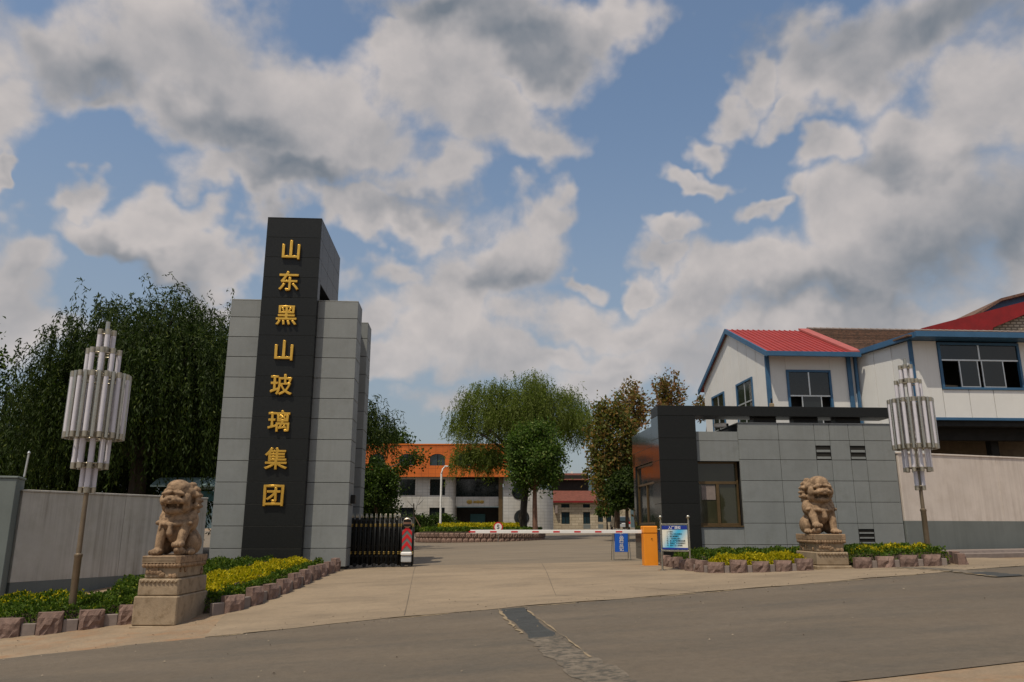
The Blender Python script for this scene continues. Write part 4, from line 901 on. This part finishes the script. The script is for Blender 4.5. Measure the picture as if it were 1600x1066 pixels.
# ------------------------------------------------------------------ tube lamps
TIERS = ((0.03, 5.44, 5.90, 1), (.13, 5.24, 5.72, 5), (.285, 4.72, 5.31, 9), (.51, 3.50, 4.80, 26), (.295, 2.92, 3.6, 10), (.105, 2.46, 3.05, 4))
def lamp(x, y, zb_, z0, label):
    o = empty('tube_lamp', (x, y, zb_), 0, label, 'street lamp', 'tube lamps at the gate')
    H = z0 - zb_     # height of the head's foot above the ground
    MB().lathe([(.085, -.1), (.085, .02), (.065, .04), (.065, 1.25), (.075, 1.27), (.075, 1.31), (.048, 1.33), (.043, H + .05)], 16).build('pole', 'pole_brown', o, shade=True)
    MB().tube([(0, 0, H), (0, 0, H + 3.3)], .03, 8).build('core', 'steel_dull', o)
    for ti, (r_, a, c, n_) in enumerate(TIERS):
        a, c = a - 2.46 + H, c - 2.46 + H
        if n_ > 1:
            for zz_ in (a + .10, c - .10):
                ring = MB()
                ring.tube([(r_ * .93 * math.cos(q), r_ * .93 * math.sin(q), zz_) for q in lin(0, 2 * math.pi, 25)], .012, 6)
                for k in range(3): q = k * 2.094; ring.tube([(0, 0, zz_), (r_ * .93 * math.cos(q), r_ * .93 * math.sin(q), zz_)], .010, 6)
                ring.build('ring', 'steel_dull', o)
        k_ = ('t', ti)
        if k_ not in _bc:
            h = c - a; rt = .047 if ti not in (3,) else .044
            _bc[k_] = (MB().tube([(0, 0, .10), (0, 0, h - .10)], rt, 12).mesh('light_tube', 'tube_white', 0, True), MB().tube([(0, 0, 0), (0, 0, .11)], rt + .004, 12).mesh('tube_cap', 'steel_dull', 0, True), MB().tube([(0, 0, 0), (0, 0, h)], rt * .88, 12).mesh('steel_tube', 'steel', 0, True))
            for m_ in _bc[k_]: m_.set_sharp_from_angle(angle=R(40))
        tb, cp_, stl = _bc[k_]
        for j in range(n_):
            q = 2 * math.pi * (j + .25) / n_; p = (r_ * math.cos(q) if n_ > 1 else 0, r_ * math.sin(q) if n_ > 1 else 0, a)
            if ti in (0,) or (ti == 3 and j % 2): place('steel_tube', stl, o, p)
            else: t_ = place('light_tube', tb, o, p); place('end_cap', cp_, t_, (0, 0, 0)); place('end_cap', cp_, t_, (0, 0, c - a - .11))
    return o
lamp(-8.27, 15.2, .0, 2.46, 'tube lamp on brown pole in front of the grey left wall')
lamp(10.46, 20.0, .95, 2.74, 'tube lamp on brown pole right of the gatehouse')
# ------------------------------------------------------------------ folding gate
gt = empty('folding_gate', (-2.96, 23.9, G(-3, 23.9)), R(2), 'black folding gate with brass collars and red chevron head', 'gate')
pst = MB().tube([(0, 0, .05), (0, 0, 1.42)], .028, 8).mesh('post', 'gate_black', 0, True)
col_ = MB().lathe([(.022, 0), (.031, .012), (.031, .04), (.023, .05), (.032, .065), (.032, .085), (.022, .095)], 10).mesh('collar', 'old_gold', 0, True)
fin = MB().lathe([(.022, 0), (.03, .02), (.012, .09), (.002, .14)], 8).mesh('finial', 'steel_dull', 0, True)
for k in range(15):
    x = -.44 - k * .142
    for y in (-.14, .14):
        p = place('post', pst, gt, (x, y, 0)); place('collar', col_, p, (0, 0, 1.16)); place('collar', col_, p, (0, 0, .36)); place('finial', fin, p, (0, 0, 1.42))
    sc = MB(); xn = x - .142
    for (za_, zb2) in ((.55, 1.0), (.1, .32), (1.0, 1.38)):
        sc.tube([(x, 0, za_), (xn, 0, zb2)], .016, 6); sc.tube([(x, 0, zb2), (xn, 0, za_)], .016, 6)
    for y in (-.14, .14): sc.box(x - .142 - .014, x - .014, y - .012, y + .012, .30, .335); sc.box(x - .156, x - .014, y - .012, y + .012, 1.33, 1.38)
    sc.box(x - .10, x - .042, -.02, .02, .08, 1.36); sc.build('scissor_link', 'gate_black', gt)
    if k % 2: MB().lathe([(.06, -.03), (.06, .03)], 12).build('wheel', 'rubber', gt).matrix_local = Matrix.Translation((x, -.14, .06)) @ Matrix.Rotation(R(90), 4, 'X')
bx('head_housing', -.37, .0, -.2, .2, .06, 1.45, 'gate_black', gt, .02)
MB().lathe([(.145, 0), (.145, .03), (.12, .045)], 26).build('signal_ring', 'steel_dull', gt).matrix_local = Matrix.Translation((-.185, -.2, 1.28)) @ Matrix.Rotation(R(90), 4, 'X')
MB().lathe([(.118, 0), (.118, .05)], 26).build('signal_lens', 'bark_red', gt).matrix_local = Matrix.Translation((-.185, -.2, 1.28)) @ Matrix.Rotation(R(90), 4, 'X')
bx('signal_slat', -.30, -.07, -.256, -.251, 1.31, 1.37, 'gate_black', gt, .001); bx('signal_slat', -.30, -.07, -.256, -.251, 1.18, 1.24, 'gate_black', gt, .001)
bx('sign_board', -.34, -.03, -.214, -.202, .42, 1.08, 'grey_dado', gt)
for k in range(3):
    z = .55 + k * .22
    MB().prism([(-.33, z - .08), (-.185, z + .08), (-.04, z - .08), (-.04, z + .03), (-.185, z + .20), (-.33, z + .03)], (-.222, -.216), 'y').build('red_chevron', 'red_paint', gt)
bx('bumper', -.35, -.02, -.30, -.202, .33, .44, 'white_paint', gt, .03); bx('motor_box', -.34, -.03, -.27, -.202, .14, .325, 'car_silver', gt, .02)
for x in (-.30, -.07): MB().lathe([(.07, -.03), (.07, .03)], 14).build('wheel', 'rubber', gt).matrix_local = Matrix.Translation((x, -.2, .07)) @ Matrix.Rotation(R(90), 4, 'X')
for x in (-.36, -.012):
    for y in (-.215,): p = place('post', pst, gt, (x, y, 0)); place('collar', col_, p, (0, 0, 1.16)); place('collar', col_, p, (0, 0, .36))
# ------------------------------------------------------------------ barrier
bb = empty('barrier_gate', (3.80, 21.95, G(3.8, 21.95)), A, 'orange boom barrier cabinet with lowered white and red arm', 'barrier')
bx('cabinet', -.19, .19, -.16, .16, .0, .86, 'orange_box', bb, .012); bx('cabinet_head', -.20, .20, -.17, .17, .864, 1.06, 'orange_box', bb, .02)
bx('base_plate', -.23, .23, -.2, .2, -.03, -.002, 'gate_black', bb); MB().lathe([(.015, 0), (.015, .02)], 10).build('lock', 'gate_black', bb).matrix_local = Matrix.Translation((.03, -.16, .72)) @ Matrix.Rotation(R(90), 4, 'X')
arm = bx('arm', -4.95, -.202, .0, .05, .86, .955, 'white_paint', bb, .008)
for k in range(8): bx('red_mark', -.75 - k * .58 - .18, -.75 - k * .58, -.004, -.001, .885, .925, 'red_paint', bb, .001).parent = bb
# ------------------------------------------------------------------ notice board, blue stand, speed sign
nb = empty('notice_board', (4.06, 19.75, G(4.06, 19.75)), R(-38), 'steel framed blue notice board with ball finials beside the gatehouse', 'sign')
for x in (-.38, .38):
    p = MB().tube([(x, 0, 0), (x, 0, 1.22)], .024, 12).build('post', 'steel', nb, shade=True); MB().lathe([(.12, 0), (.12, .012), (.03, .03)], 20, (x, 0, 0)).build('foot', 'steel', p)
    MB().lathe([(.004, 1.22), (.02, 1.24), (.02, 1.26)] + [(.045 * math.sin(q), 1.30 - .045 * math.cos(q)) for q in lin(.5, 3.1, 9)], 16, (x, 0, 0)).build('ball_finial', 'steel', p, shade=True)
bx('rail', -.36, .36, -.018, .018, 1.10, 1.14, 'steel', nb, .006); bx('rail', -.36, .36, -.018, .018, .46, .50, 'steel', nb, .006)
def gradpanel():
    m = bpy.data.materials.new('poster_print'); m.use_nodes = True; t = m.node_tree; b = NB(t); p = t.nodes['Principled BSDF']
    sp = b.n('ShaderNodeSeparateXYZ', ins={0: b.n('ShaderNodeTexCoord').outputs['Object']})
    dgn = b.m('ADD', b.m('MULTIPLY', sp.outputs[0], .8), b.m('MULTIPLY', sp.outputs[2], -.5))
    c = b.mix(b.mr(b.m('ABSOLUTE', b.m('ADD', dgn, -.02)), 0, .30, typ='SMOOTHSTEP'), (.05, .42, .68), (.70, .68, .58))
    b.link(c, p.inputs['Base Color']); p.inputs['Roughness'].default_value = .4; _M['poster_print'] = m
gradpanel()
bx('poster', -.345, .345, -.012, .012, .51, 1.09, 'poster_print', nb)
bx('title_band', -.345, .345, -.0165, -.0135, .995, 1.088, 'navy', nb, .001); bx('foot_band', -.345, .345, -.0165, -.0135, .511, .555, 'navy', nb, .001)
place('title', text_mesh('入厂须知', .085, .001, .001, 'white_paint', 'title'), nb, (0, -.0185, 1.04), (R(90), 0, 0))
for k, t in enumerate(('入厂登记：', '一、来访人员凭证登记', '二、车辆减速慢行', '三、厂区内禁止烟火', '四、进入生产区佩戴安全帽', '五、物品出厂凭证查验放行', '六、服从门卫人员管理')):
    me = text_mesh(t, .042, .0005, .0006, 'black_ink', 'printed_line'); w = max(v.co.x for v in me.vertices)
    place('printed_line', me, nb, (-.22 + w, -.0145, .94 - k * .055), (R(90), 0, 0))
bs = empty('register_stand', (3.42, 25.0, G(3.4, 25)), R(6), 'blue visitor registration board on a steel stand under the barrier arm', 'sign')
for y, lean in ((-.16, .1), (.16, -.1)):
    MB().tube([(-.27, y, .02), (-.24, y + lean, .9), (-.2, y + lean, .95), (.2, y + lean, .95), (.24, y + lean, .9), (.27, y, .02)], .014, 8).build('leg_frame', 'steel', bs)
bx('cross_bar', -.27, .27, -.174, -.15, .03, .05, 'steel', bs)
o = bx('board', -.21, .21, -.10, -.088, .26, .88, 'sign_blue', bs); o.rotation_euler = (R(5), 0, 0)
for k, ch in enumerate('来宾登记'): place('lettering', text_mesh(ch, .15, .001, .003, 'white_paint'), bs, (0, -.103 - (.57 - .78 + k * .14) * -.09 - .012, .79 - k * .145), (R(95), 0, 0))
sp_ = empty('speed_sign', (-.86, 49.2, G(-.9, 49.2)), 0, 'round red ringed speed limit 5 sign on the planter edge', 'sign')
MB().tube([(0, .03, 0), (0, .03, 1.0)], .03, 8).build('post', 'steel', sp_)
for r_, y, m_ in ((.30, .0, 'red_paint'), (.225, -.012, 'white_paint')):
    MB().lathe([(r_, 0), (r_, .01)], 28).build('disc', m_, sp_).matrix_local = Matrix.Translation((0, y, .92)) @ Matrix.Rotation(R(90), 4, 'X')
place('numeral', text_mesh('5', .36, .002, .008, 'black_ink', 'numeral'), sp_, (0, -.026, .92), (R(90), 0, 0))
# ------------------------------------------------------------------ yard: round planter, lamp, car
pc = (-2.15, 54.0); PR = 4.25
plr = empty('round_planter', (*pc, G(*pc) - .1), 0, 'round stone planter with clipped hedge in the yard', 'planter')
for row in range(2):
    n_ = 72; me = rock_mesh(2 * math.pi * PR / n_ - .02, .31, .22, 300 + row, 'planter_stone'); me.materials.clear(); me.materials.append(_M['planter_stone'])
    for k in range(n_):
        q = 2 * math.pi * (k + .5 * row) / n_
        if math.sin(q) < .25: place('planter_stone', me, plr, (PR * math.cos(q), PR * math.sin(q), row * .32), (0, 0, q + math.pi / 2))
MB().lathe([(PR - .05, 0), (PR - .05, .66), (PR - .35, .72)], 64).build('planter_fill', 'soil', plr)
def planter_leaves(r0, r1, n_, m_, z0, h, lab):
    a = rng.uniform(0, 2 * math.pi, n_); r_ = np.sqrt(rng.uniform(r0 ** 2, r1 ** 2, n_)); z = z0 + h * rng.uniform(.3, 1, n_)
    pts = np.stack([r_ * np.cos(a), r_ * np.sin(a), z], 1); o = quads(lab, leaf_quads(pts, rng.normal(size=(n_, 3)) + [0, 0, .8], rng.uniform(.08, .17, n_), rng.uniform(.06, .1, n_)), m_, plr); o['kind'] = 'stuff'
planter_leaves(2.0, 4.15, 15000, 'leaf_hedge', .62, .32, 'hedge_leaves'); planter_leaves(.5, 2.9, 7000, 'leaf_yellow', .8, .42, 'yellow_leaves')
yl = empty('yard_lamp', (at(688, 825, 60).x, 60, G(-5, 60)), 0, 'slim white yard lamp with short curved arm before the orange offices', 'street lamp')
MB().tube([(0, 0, 0), (0, 0, 4.9), (.08, 0, 5.25), (.28, 0, 5.45)], (.09, .075, .065, .05), 10).build('pole', 'white_paint', yl, shade=True)
MB().box(.2, .62, -.09, .09, 5.42, 5.52).build('lamp_head', 'white_paint', yl, bevel=.03)
ca = empty('parked_car', (at(969, 828, 92).x, 92, G(12, 92)), R(4), 'dark parked hatchback seen from behind beyond the barrier', 'car')
prof = [(-1.95, .28), (-2.0, .62), (-1.9, .92), (-1.55, 1.42), (-.9, 1.5), (.3, 1.46), (.95, 1.0), (1.85, .86), (2.0, .6), (1.98, .28)]
MB().prism(prof, (-.82, .82), 'x').build('body', 'car_dark', ca, bevel=.06, seg=2)
MB().prism([(-1.915, .97), (-1.60, 1.38), (-1.63, 1.40), (-1.945, .99)], (-.66, .66), 'x').build('rear_window', 'teal_glass', ca)
bx('rear_bumper', -.80, .80, -2.08, -1.9, .28, .6, 'car_silver', ca, .05); bx('number_plate', -.24, .24, -2.095, -2.082, .62, .75, 'white_paint', ca)
for s in (-1, 1):
    bx('tail_light', s * .68 - .12, s * .68 + .12, -2.03, -1.95, .68, .90, 'red_paint', ca, .02)
    for y in (-1.25, 1.25): MB().lathe([(.31, -.1), (.31, .1)], 18).build('wheel', 'rubber', ca).matrix_local = Matrix.Translation((s * .74, y, .31)) @ Matrix.Rotation(R(90), 4, 'Y')
# ------------------------------------------------------------------ trees
def bough(p0, p1, sag, r0, r1, mb, n=7):
    p0, p1 = Vector(p0), Vector(p1); mid = (p0 + p1) / 2 + Vector((random.uniform(-.1, .1), random.uniform(-.1, .1), sag)) * (p1 - p0).length
    pts = [p0.lerp(mid, t).lerp(mid.lerp(p1, t), t) for t in lin(0, 1, n)]
    mb.tube(pts, [r0 + (r1 - r0) * t for t in lin(0, 1, n)], 7)
    return pts
def dome(n, r, zmin=-.2, jitter=.18):
    """spread directions over an uneven dome"""
    out = []; ga = math.pi * (3 - math.sqrt(5))
    for i in range(n):
        z = 1 - (1 - zmin) * (i + .5) / n; q = math.sqrt(max(0, 1 - z * z)); a = ga * i + random.uniform(-.35, .35); k = 1 + random.uniform(-jitter, jitter)
        out.append(Vector((q * math.cos(a) * r[0] * k, q * math.sin(a) * r[1] * k, z * r[2] * k)))
    return out
def willow(x, y, crown, r, label, n_m, n_s, n_l, lmin, lmax, leafL, leafW, material, trunk_r=.28, wind=.35, extra=(), bark='bark_dark', clump=1.0, zmin=-.15):
    z0 = G(x, y); o = empty('willow_tree', (x, y, z0), 0, label, 'tree', 'willow trees'); c = Vector((0, 0, crown - z0))
    mb = MB(); fork = Vector((.2, 0, (crown - z0) * .55)); bough((0, 0, -.2), fork, .02, trunk_r, trunk_r * .75, mb, 6)
    ms = [c + d for d in dome(n_m, r, zmin)] + [Vector(e) - Vector((x, y, z0)) for e in extra]
    ms += [c + d * random.uniform(.45, .75) for d in dome(n_m // 2, r, zmin)]
    for i, m_ in enumerate(ms):
        if i % 2 == 0 or i >= n_m: bough(fork + Vector((0, 0, random.uniform(-.3, .5))), m_, .16, trunk_r * .32, .02, mb)
    mb.build('trunk', bark, o, shade=True)
    Pl, Dl = [], []
    for m_ in ms:
        out = np.array([m_.x, m_.y, 0]); out = out / max(1e-6, np.linalg.norm(out)); k = n_s
        a = np.array(m_) + rng.normal(size=(k, 3)) * np.array([.55, .55, .35]) * clump
        od = out[None] * rng.uniform(.2, .9, (k, 1)) + rng.normal(size=(k, 3)) * .25 + np.array([wind, 0, .1]); L = rng.uniform(lmin, lmax, k)
        t = np.linspace(0, 1, n_l)[None, :] ** .9 + rng.uniform(-.5, .5, (k, n_l)) / n_l
        ex = 1 - np.exp(-3.2 * np.clip(t, 0, 1))
        p = a[:, None, :] + od[:, None, :] * (ex * .75)[..., None] * clump; p[..., 2] += .28 * clump * np.sin(np.pi * np.clip(t * 2.2, 0, 1)) - L[:, None] * np.clip(t, 0, 1) ** 1.35
        p += rng.normal(size=p.shape) * .035
        tan = np.gradient(p, axis=1); tan = unit(tan) + rng.normal(size=p.shape) * .38 + np.array([0, 0, -.35])
        Pl.append(p.reshape(-1, 3)); Dl.append(tan.reshape(-1, 3))
    Pl = np.concatenate(Pl); Dl = np.concatenate(Dl); keep = Pl[:, 2] > .3; Pl, Dl = Pl[keep], Dl[keep]; n = len(Pl)
    lf = quads('crown', leaf_quads(Pl, Dl, leafL * rng.uniform(.7, 1.3, n), leafW * rng.uniform(.7, 1.3, n)), material, o); lf['kind'] = 'stuff'
    return o
def leafy(x, y, crown, r, label, n_c, n_l, leaf, material, trunk_r=.12, sig=.26, extra=(), bark='bark', name='leafy_tree', group='broadleaf trees', shell=.55, fork=.35, cat='tree', wd=.62):
    z0 = G(x, y); o = empty(name, (x, y, z0), 0, label, cat, group); c = Vector((0, 0, crown - z0))
    mb = MB(); fk = Vector((random.uniform(-.1, .1), 0, max(.1, (crown - z0 - r[2]) + r[2] * fork)))
    bough((0, 0, -.1), fk, .03, trunk_r, trunk_r * .7, mb, 6); ms = []
    for i, d in enumerate(dome(n_c, r, -.85, .14)): ms.append(c + d * random.uniform(shell, 1.0))
    ex = [Vector(e) - Vector((x, y, z0)) for e in extra]; top = c + Vector((0, 0, r[2] * .75)); bough(fk, top, .01, trunk_r * .65, .015, mb)
    for i, m_ in enumerate(ms + ex):
        if i % 3 == 0 or i >= n_c:
            a = fk.lerp(top, max(0, min(.9, (m_.z - fk.z) / max(.3, top.z - fk.z) - .25))); bough(a, m_, .06, trunk_r * .3, .012, mb, 5)
    mb.build('trunk', bark, o, shade=True)
    k = len(ms) + len(ex); sg = np.array([r[0], r[1], r[2] * .8]) * sig; Pl = []
    for m_ in ms + ex: Pl.append(np.array(m_) + rng.normal(size=(n_l, 3)) * sg * random.uniform(.7, 1.25))
    Pl = np.concatenate(Pl); n = len(Pl); D = rng.normal(size=(n, 3)) + unit(Pl - np.array(c)) * .5 + np.array([0, 0, -.25]); L = leaf * rng.uniform(.6, 1.35, n)
    lf = quads('crown', leaf_quads(Pl, D, L, L * wd), material, o); lf['kind'] = 'stuff'
    return o
def zat(v, Y, u=800): return at(u, v, Y).z
def xat(u, v, Y): return at(u, v, Y).x
# big weeping willows behind the left wall
Y = 33
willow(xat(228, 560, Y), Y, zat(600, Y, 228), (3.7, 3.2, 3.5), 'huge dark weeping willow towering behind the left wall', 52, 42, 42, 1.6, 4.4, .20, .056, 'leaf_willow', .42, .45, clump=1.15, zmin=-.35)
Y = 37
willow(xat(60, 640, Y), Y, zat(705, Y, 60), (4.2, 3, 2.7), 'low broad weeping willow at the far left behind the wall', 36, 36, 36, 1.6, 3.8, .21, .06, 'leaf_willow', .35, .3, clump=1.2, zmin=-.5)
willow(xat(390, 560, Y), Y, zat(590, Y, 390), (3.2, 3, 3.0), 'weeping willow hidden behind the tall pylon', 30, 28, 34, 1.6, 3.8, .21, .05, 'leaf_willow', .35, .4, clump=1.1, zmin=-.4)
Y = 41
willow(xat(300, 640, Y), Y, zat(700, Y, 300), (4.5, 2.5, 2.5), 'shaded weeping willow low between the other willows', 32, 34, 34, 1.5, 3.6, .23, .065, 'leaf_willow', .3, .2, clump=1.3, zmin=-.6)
Y = 40
willow(xat(528, 640, Y), Y, zat(668, Y, 528), (2.3, 2.0, 1.3), 'weeping willow trailing out to the right of the pylon', 20, 22, 30, .9, 1.9, .2, .05, 'leaf_willow', .25, .4, clump=.7)
# open willow in the yard
Y = 58
ex = [at(u, v, Y - 1) for u, v in ((735, 705), (752, 712), (770, 718), (722, 722), (745, 722), (785, 712), (760, 700), (735, 712), (775, 708), (765, 722))]
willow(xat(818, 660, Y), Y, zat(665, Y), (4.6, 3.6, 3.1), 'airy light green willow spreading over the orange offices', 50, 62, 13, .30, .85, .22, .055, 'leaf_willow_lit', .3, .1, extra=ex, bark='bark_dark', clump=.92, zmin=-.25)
Y = 52
leafy(xat(836, 720, Y), Y, zat(718, Y), (1.75, 1.7, 2.25), 'round dark green tree with straight reddish trunk beside the planter', 70, 300, .17, 'leaf_round', .20, .17, bark='bark_red', fork=.1)
t = empty('tree_trunk', (xat(818, 828, 53), 53, G(.8, 53)), 0, 'dark kinked trunk standing left of the reddish one', 'tree')
mb = MB(); mb.tube([(0, 0, -.1), (-.02, 0, .9), (-.12, 0, 1.5), (.05, 0, 2.1), (.2, 0, 3.2), (.25, .3, 4.4)], (.24, .22, .26, .2, .17, .1), 9); mb.tube([(-.1, 0, 1.55), (-.32, 0, 1.75)], (.12, .05), 7); mb.build('trunk', 'bark_dark', t, shade=True)
# plane trees with browning leaves
Y = 46
leafy(xat(958, 700, Y), Y, zat(712, Y), (1.5, 1.5, 3.5), 'tall plane tree with olive brown leaves left of the gatehouse', 95, 120, .20, 'leaf_plane', .2, .13)
leafy(xat(990, 640, 50), 50, zat(640, 50), (1.2, 1.3, 2.1), 'thin plane tree with brown leaves rising above the gatehouse', 40, 55, .2, 'leaf_plane_brown', .16, .15, shell=.3)
leafy(xat(1043, 628, 51), 51, zat(632, 51), (1.05, 1.2, 2.2), 'brownish plane tree top right above the black beam', 44, 75, .2, 'leaf_plane_brown', .16, .15, shell=.3)
leafy(xat(978, 770, 44), 44, zat(766, 44), (.85, 1.1, 1.0), 'dense dark shrub tree low beside the gatehouse', 50, 200, .17, 'leaf_willow', .12, .2)
leafy(xat(1105, 640, 60), 60, zat(640, 60), (.9, .9, 1.0), 'small brown treetop behind the white annex', 16, 90, .22, 'leaf_plane_brown', .12, .2)
leafy(xat(1000, 700, 60), 60, zat(745, 60), (2.6, 1.6, 2.6), 'broad olive tree behind the plane trees', 50, 130, .24, 'leaf_plane', .2, .18)
leafy(xat(948, 797, 84), 84, zat(799, 84), (1.0, .9, .55), 'small umbrella shaped tree before the low workshop', 26, 150, .2, 'leaf_green', .09, .24, bark='bark_dark', fork=.3)
# trees between pylon and offices
Y = 38
ex = [at(u, v, Y) for u, v in ((632, 722), (645, 718), (655, 716), (664, 712), (625, 735), (612, 745), (620, 690))]
leafy(xat(590, 750, Y), Y, zat(762, Y), (.95, 1.0, 1.15), 'small leafy tree with reaching branch beside the pylon', 40, 190, .14, 'leaf_green', .1, .2, extra=ex[:3] + ex[4:6])
leafy(xat(575, 800, 40), 40, zat(800, 40), (1.3, 1, .9), 'dark bush behind the folding gate', 30, 200, .14, 'leaf_green', .06, .22, name='bush', cat='bush', group='bushes in the yard')
leafy(xat(605, 700, 112), 112, zat(705, 112), (5, 3, 3.0), 'dark tree behind the orange roof', 30, 160, .45, 'leaf_green', .3, .2)
for u, v, rr, lab in ((690, 815, 1.0, 'dark round bush at the foot of the white yard lamp'), (655, 818, .8, 'low bush beside the bare sapling'), (640, 822, .8, 'low green bush right behind the gate head')):
    leafy(xat(u, v, 62), 62, zat(v, 62), (rr, .8, .65), lab, 18, 150, .16, 'leaf_green', .04, .26, name='bush', cat='bush', group='bushes in the yard', fork=.1)
leafy(xat(-52, 575, 27), 27, zat(580, 27), (1.25, 1.2, 1.9), 'leafy branches reaching in at the left edge', 34, 150, .16, 'leaf_green', .12, .2)
# young bare tree propped with stakes
sp2 = empty('sapling', (xat(646, 825, 55), 55, G(-7, 55)), 0, 'bare young tree propped by three stakes behind the gate', 'tree'); mb = MB()
mb.tube([(0, 0, 0), (0, 0, 1.9), (-.02, 0, 2.6)], (.06, .05, .035), 8)
for (a, c) in (((0, 0, 1.2), (-.15, 0, 3.0)), ((0, 0, 1.5), (.5, 0, 3.2)), ((.3, 0, 2.5), (.65, .1, 2.9)), ((0, 0, 1.4), (-.9, 0, 1.9)), ((0, 0, 1.7), (.95, .1, 2.0)), ((-.1, 0, 2.4), (-.5, 0, 2.8))): bough(a, c, .06, .025, .006, mb, 5)
mb.build('trunk', 'bark_dark', sp2, shade=True)
for a in (0, 2.1, 4.2): MB().tube([(1.1 * math.cos(a), 1.1 * math.sin(a), 0), (.03, 0, 1.75)], .03, 6).build('stake', 'bark_red', sp2)
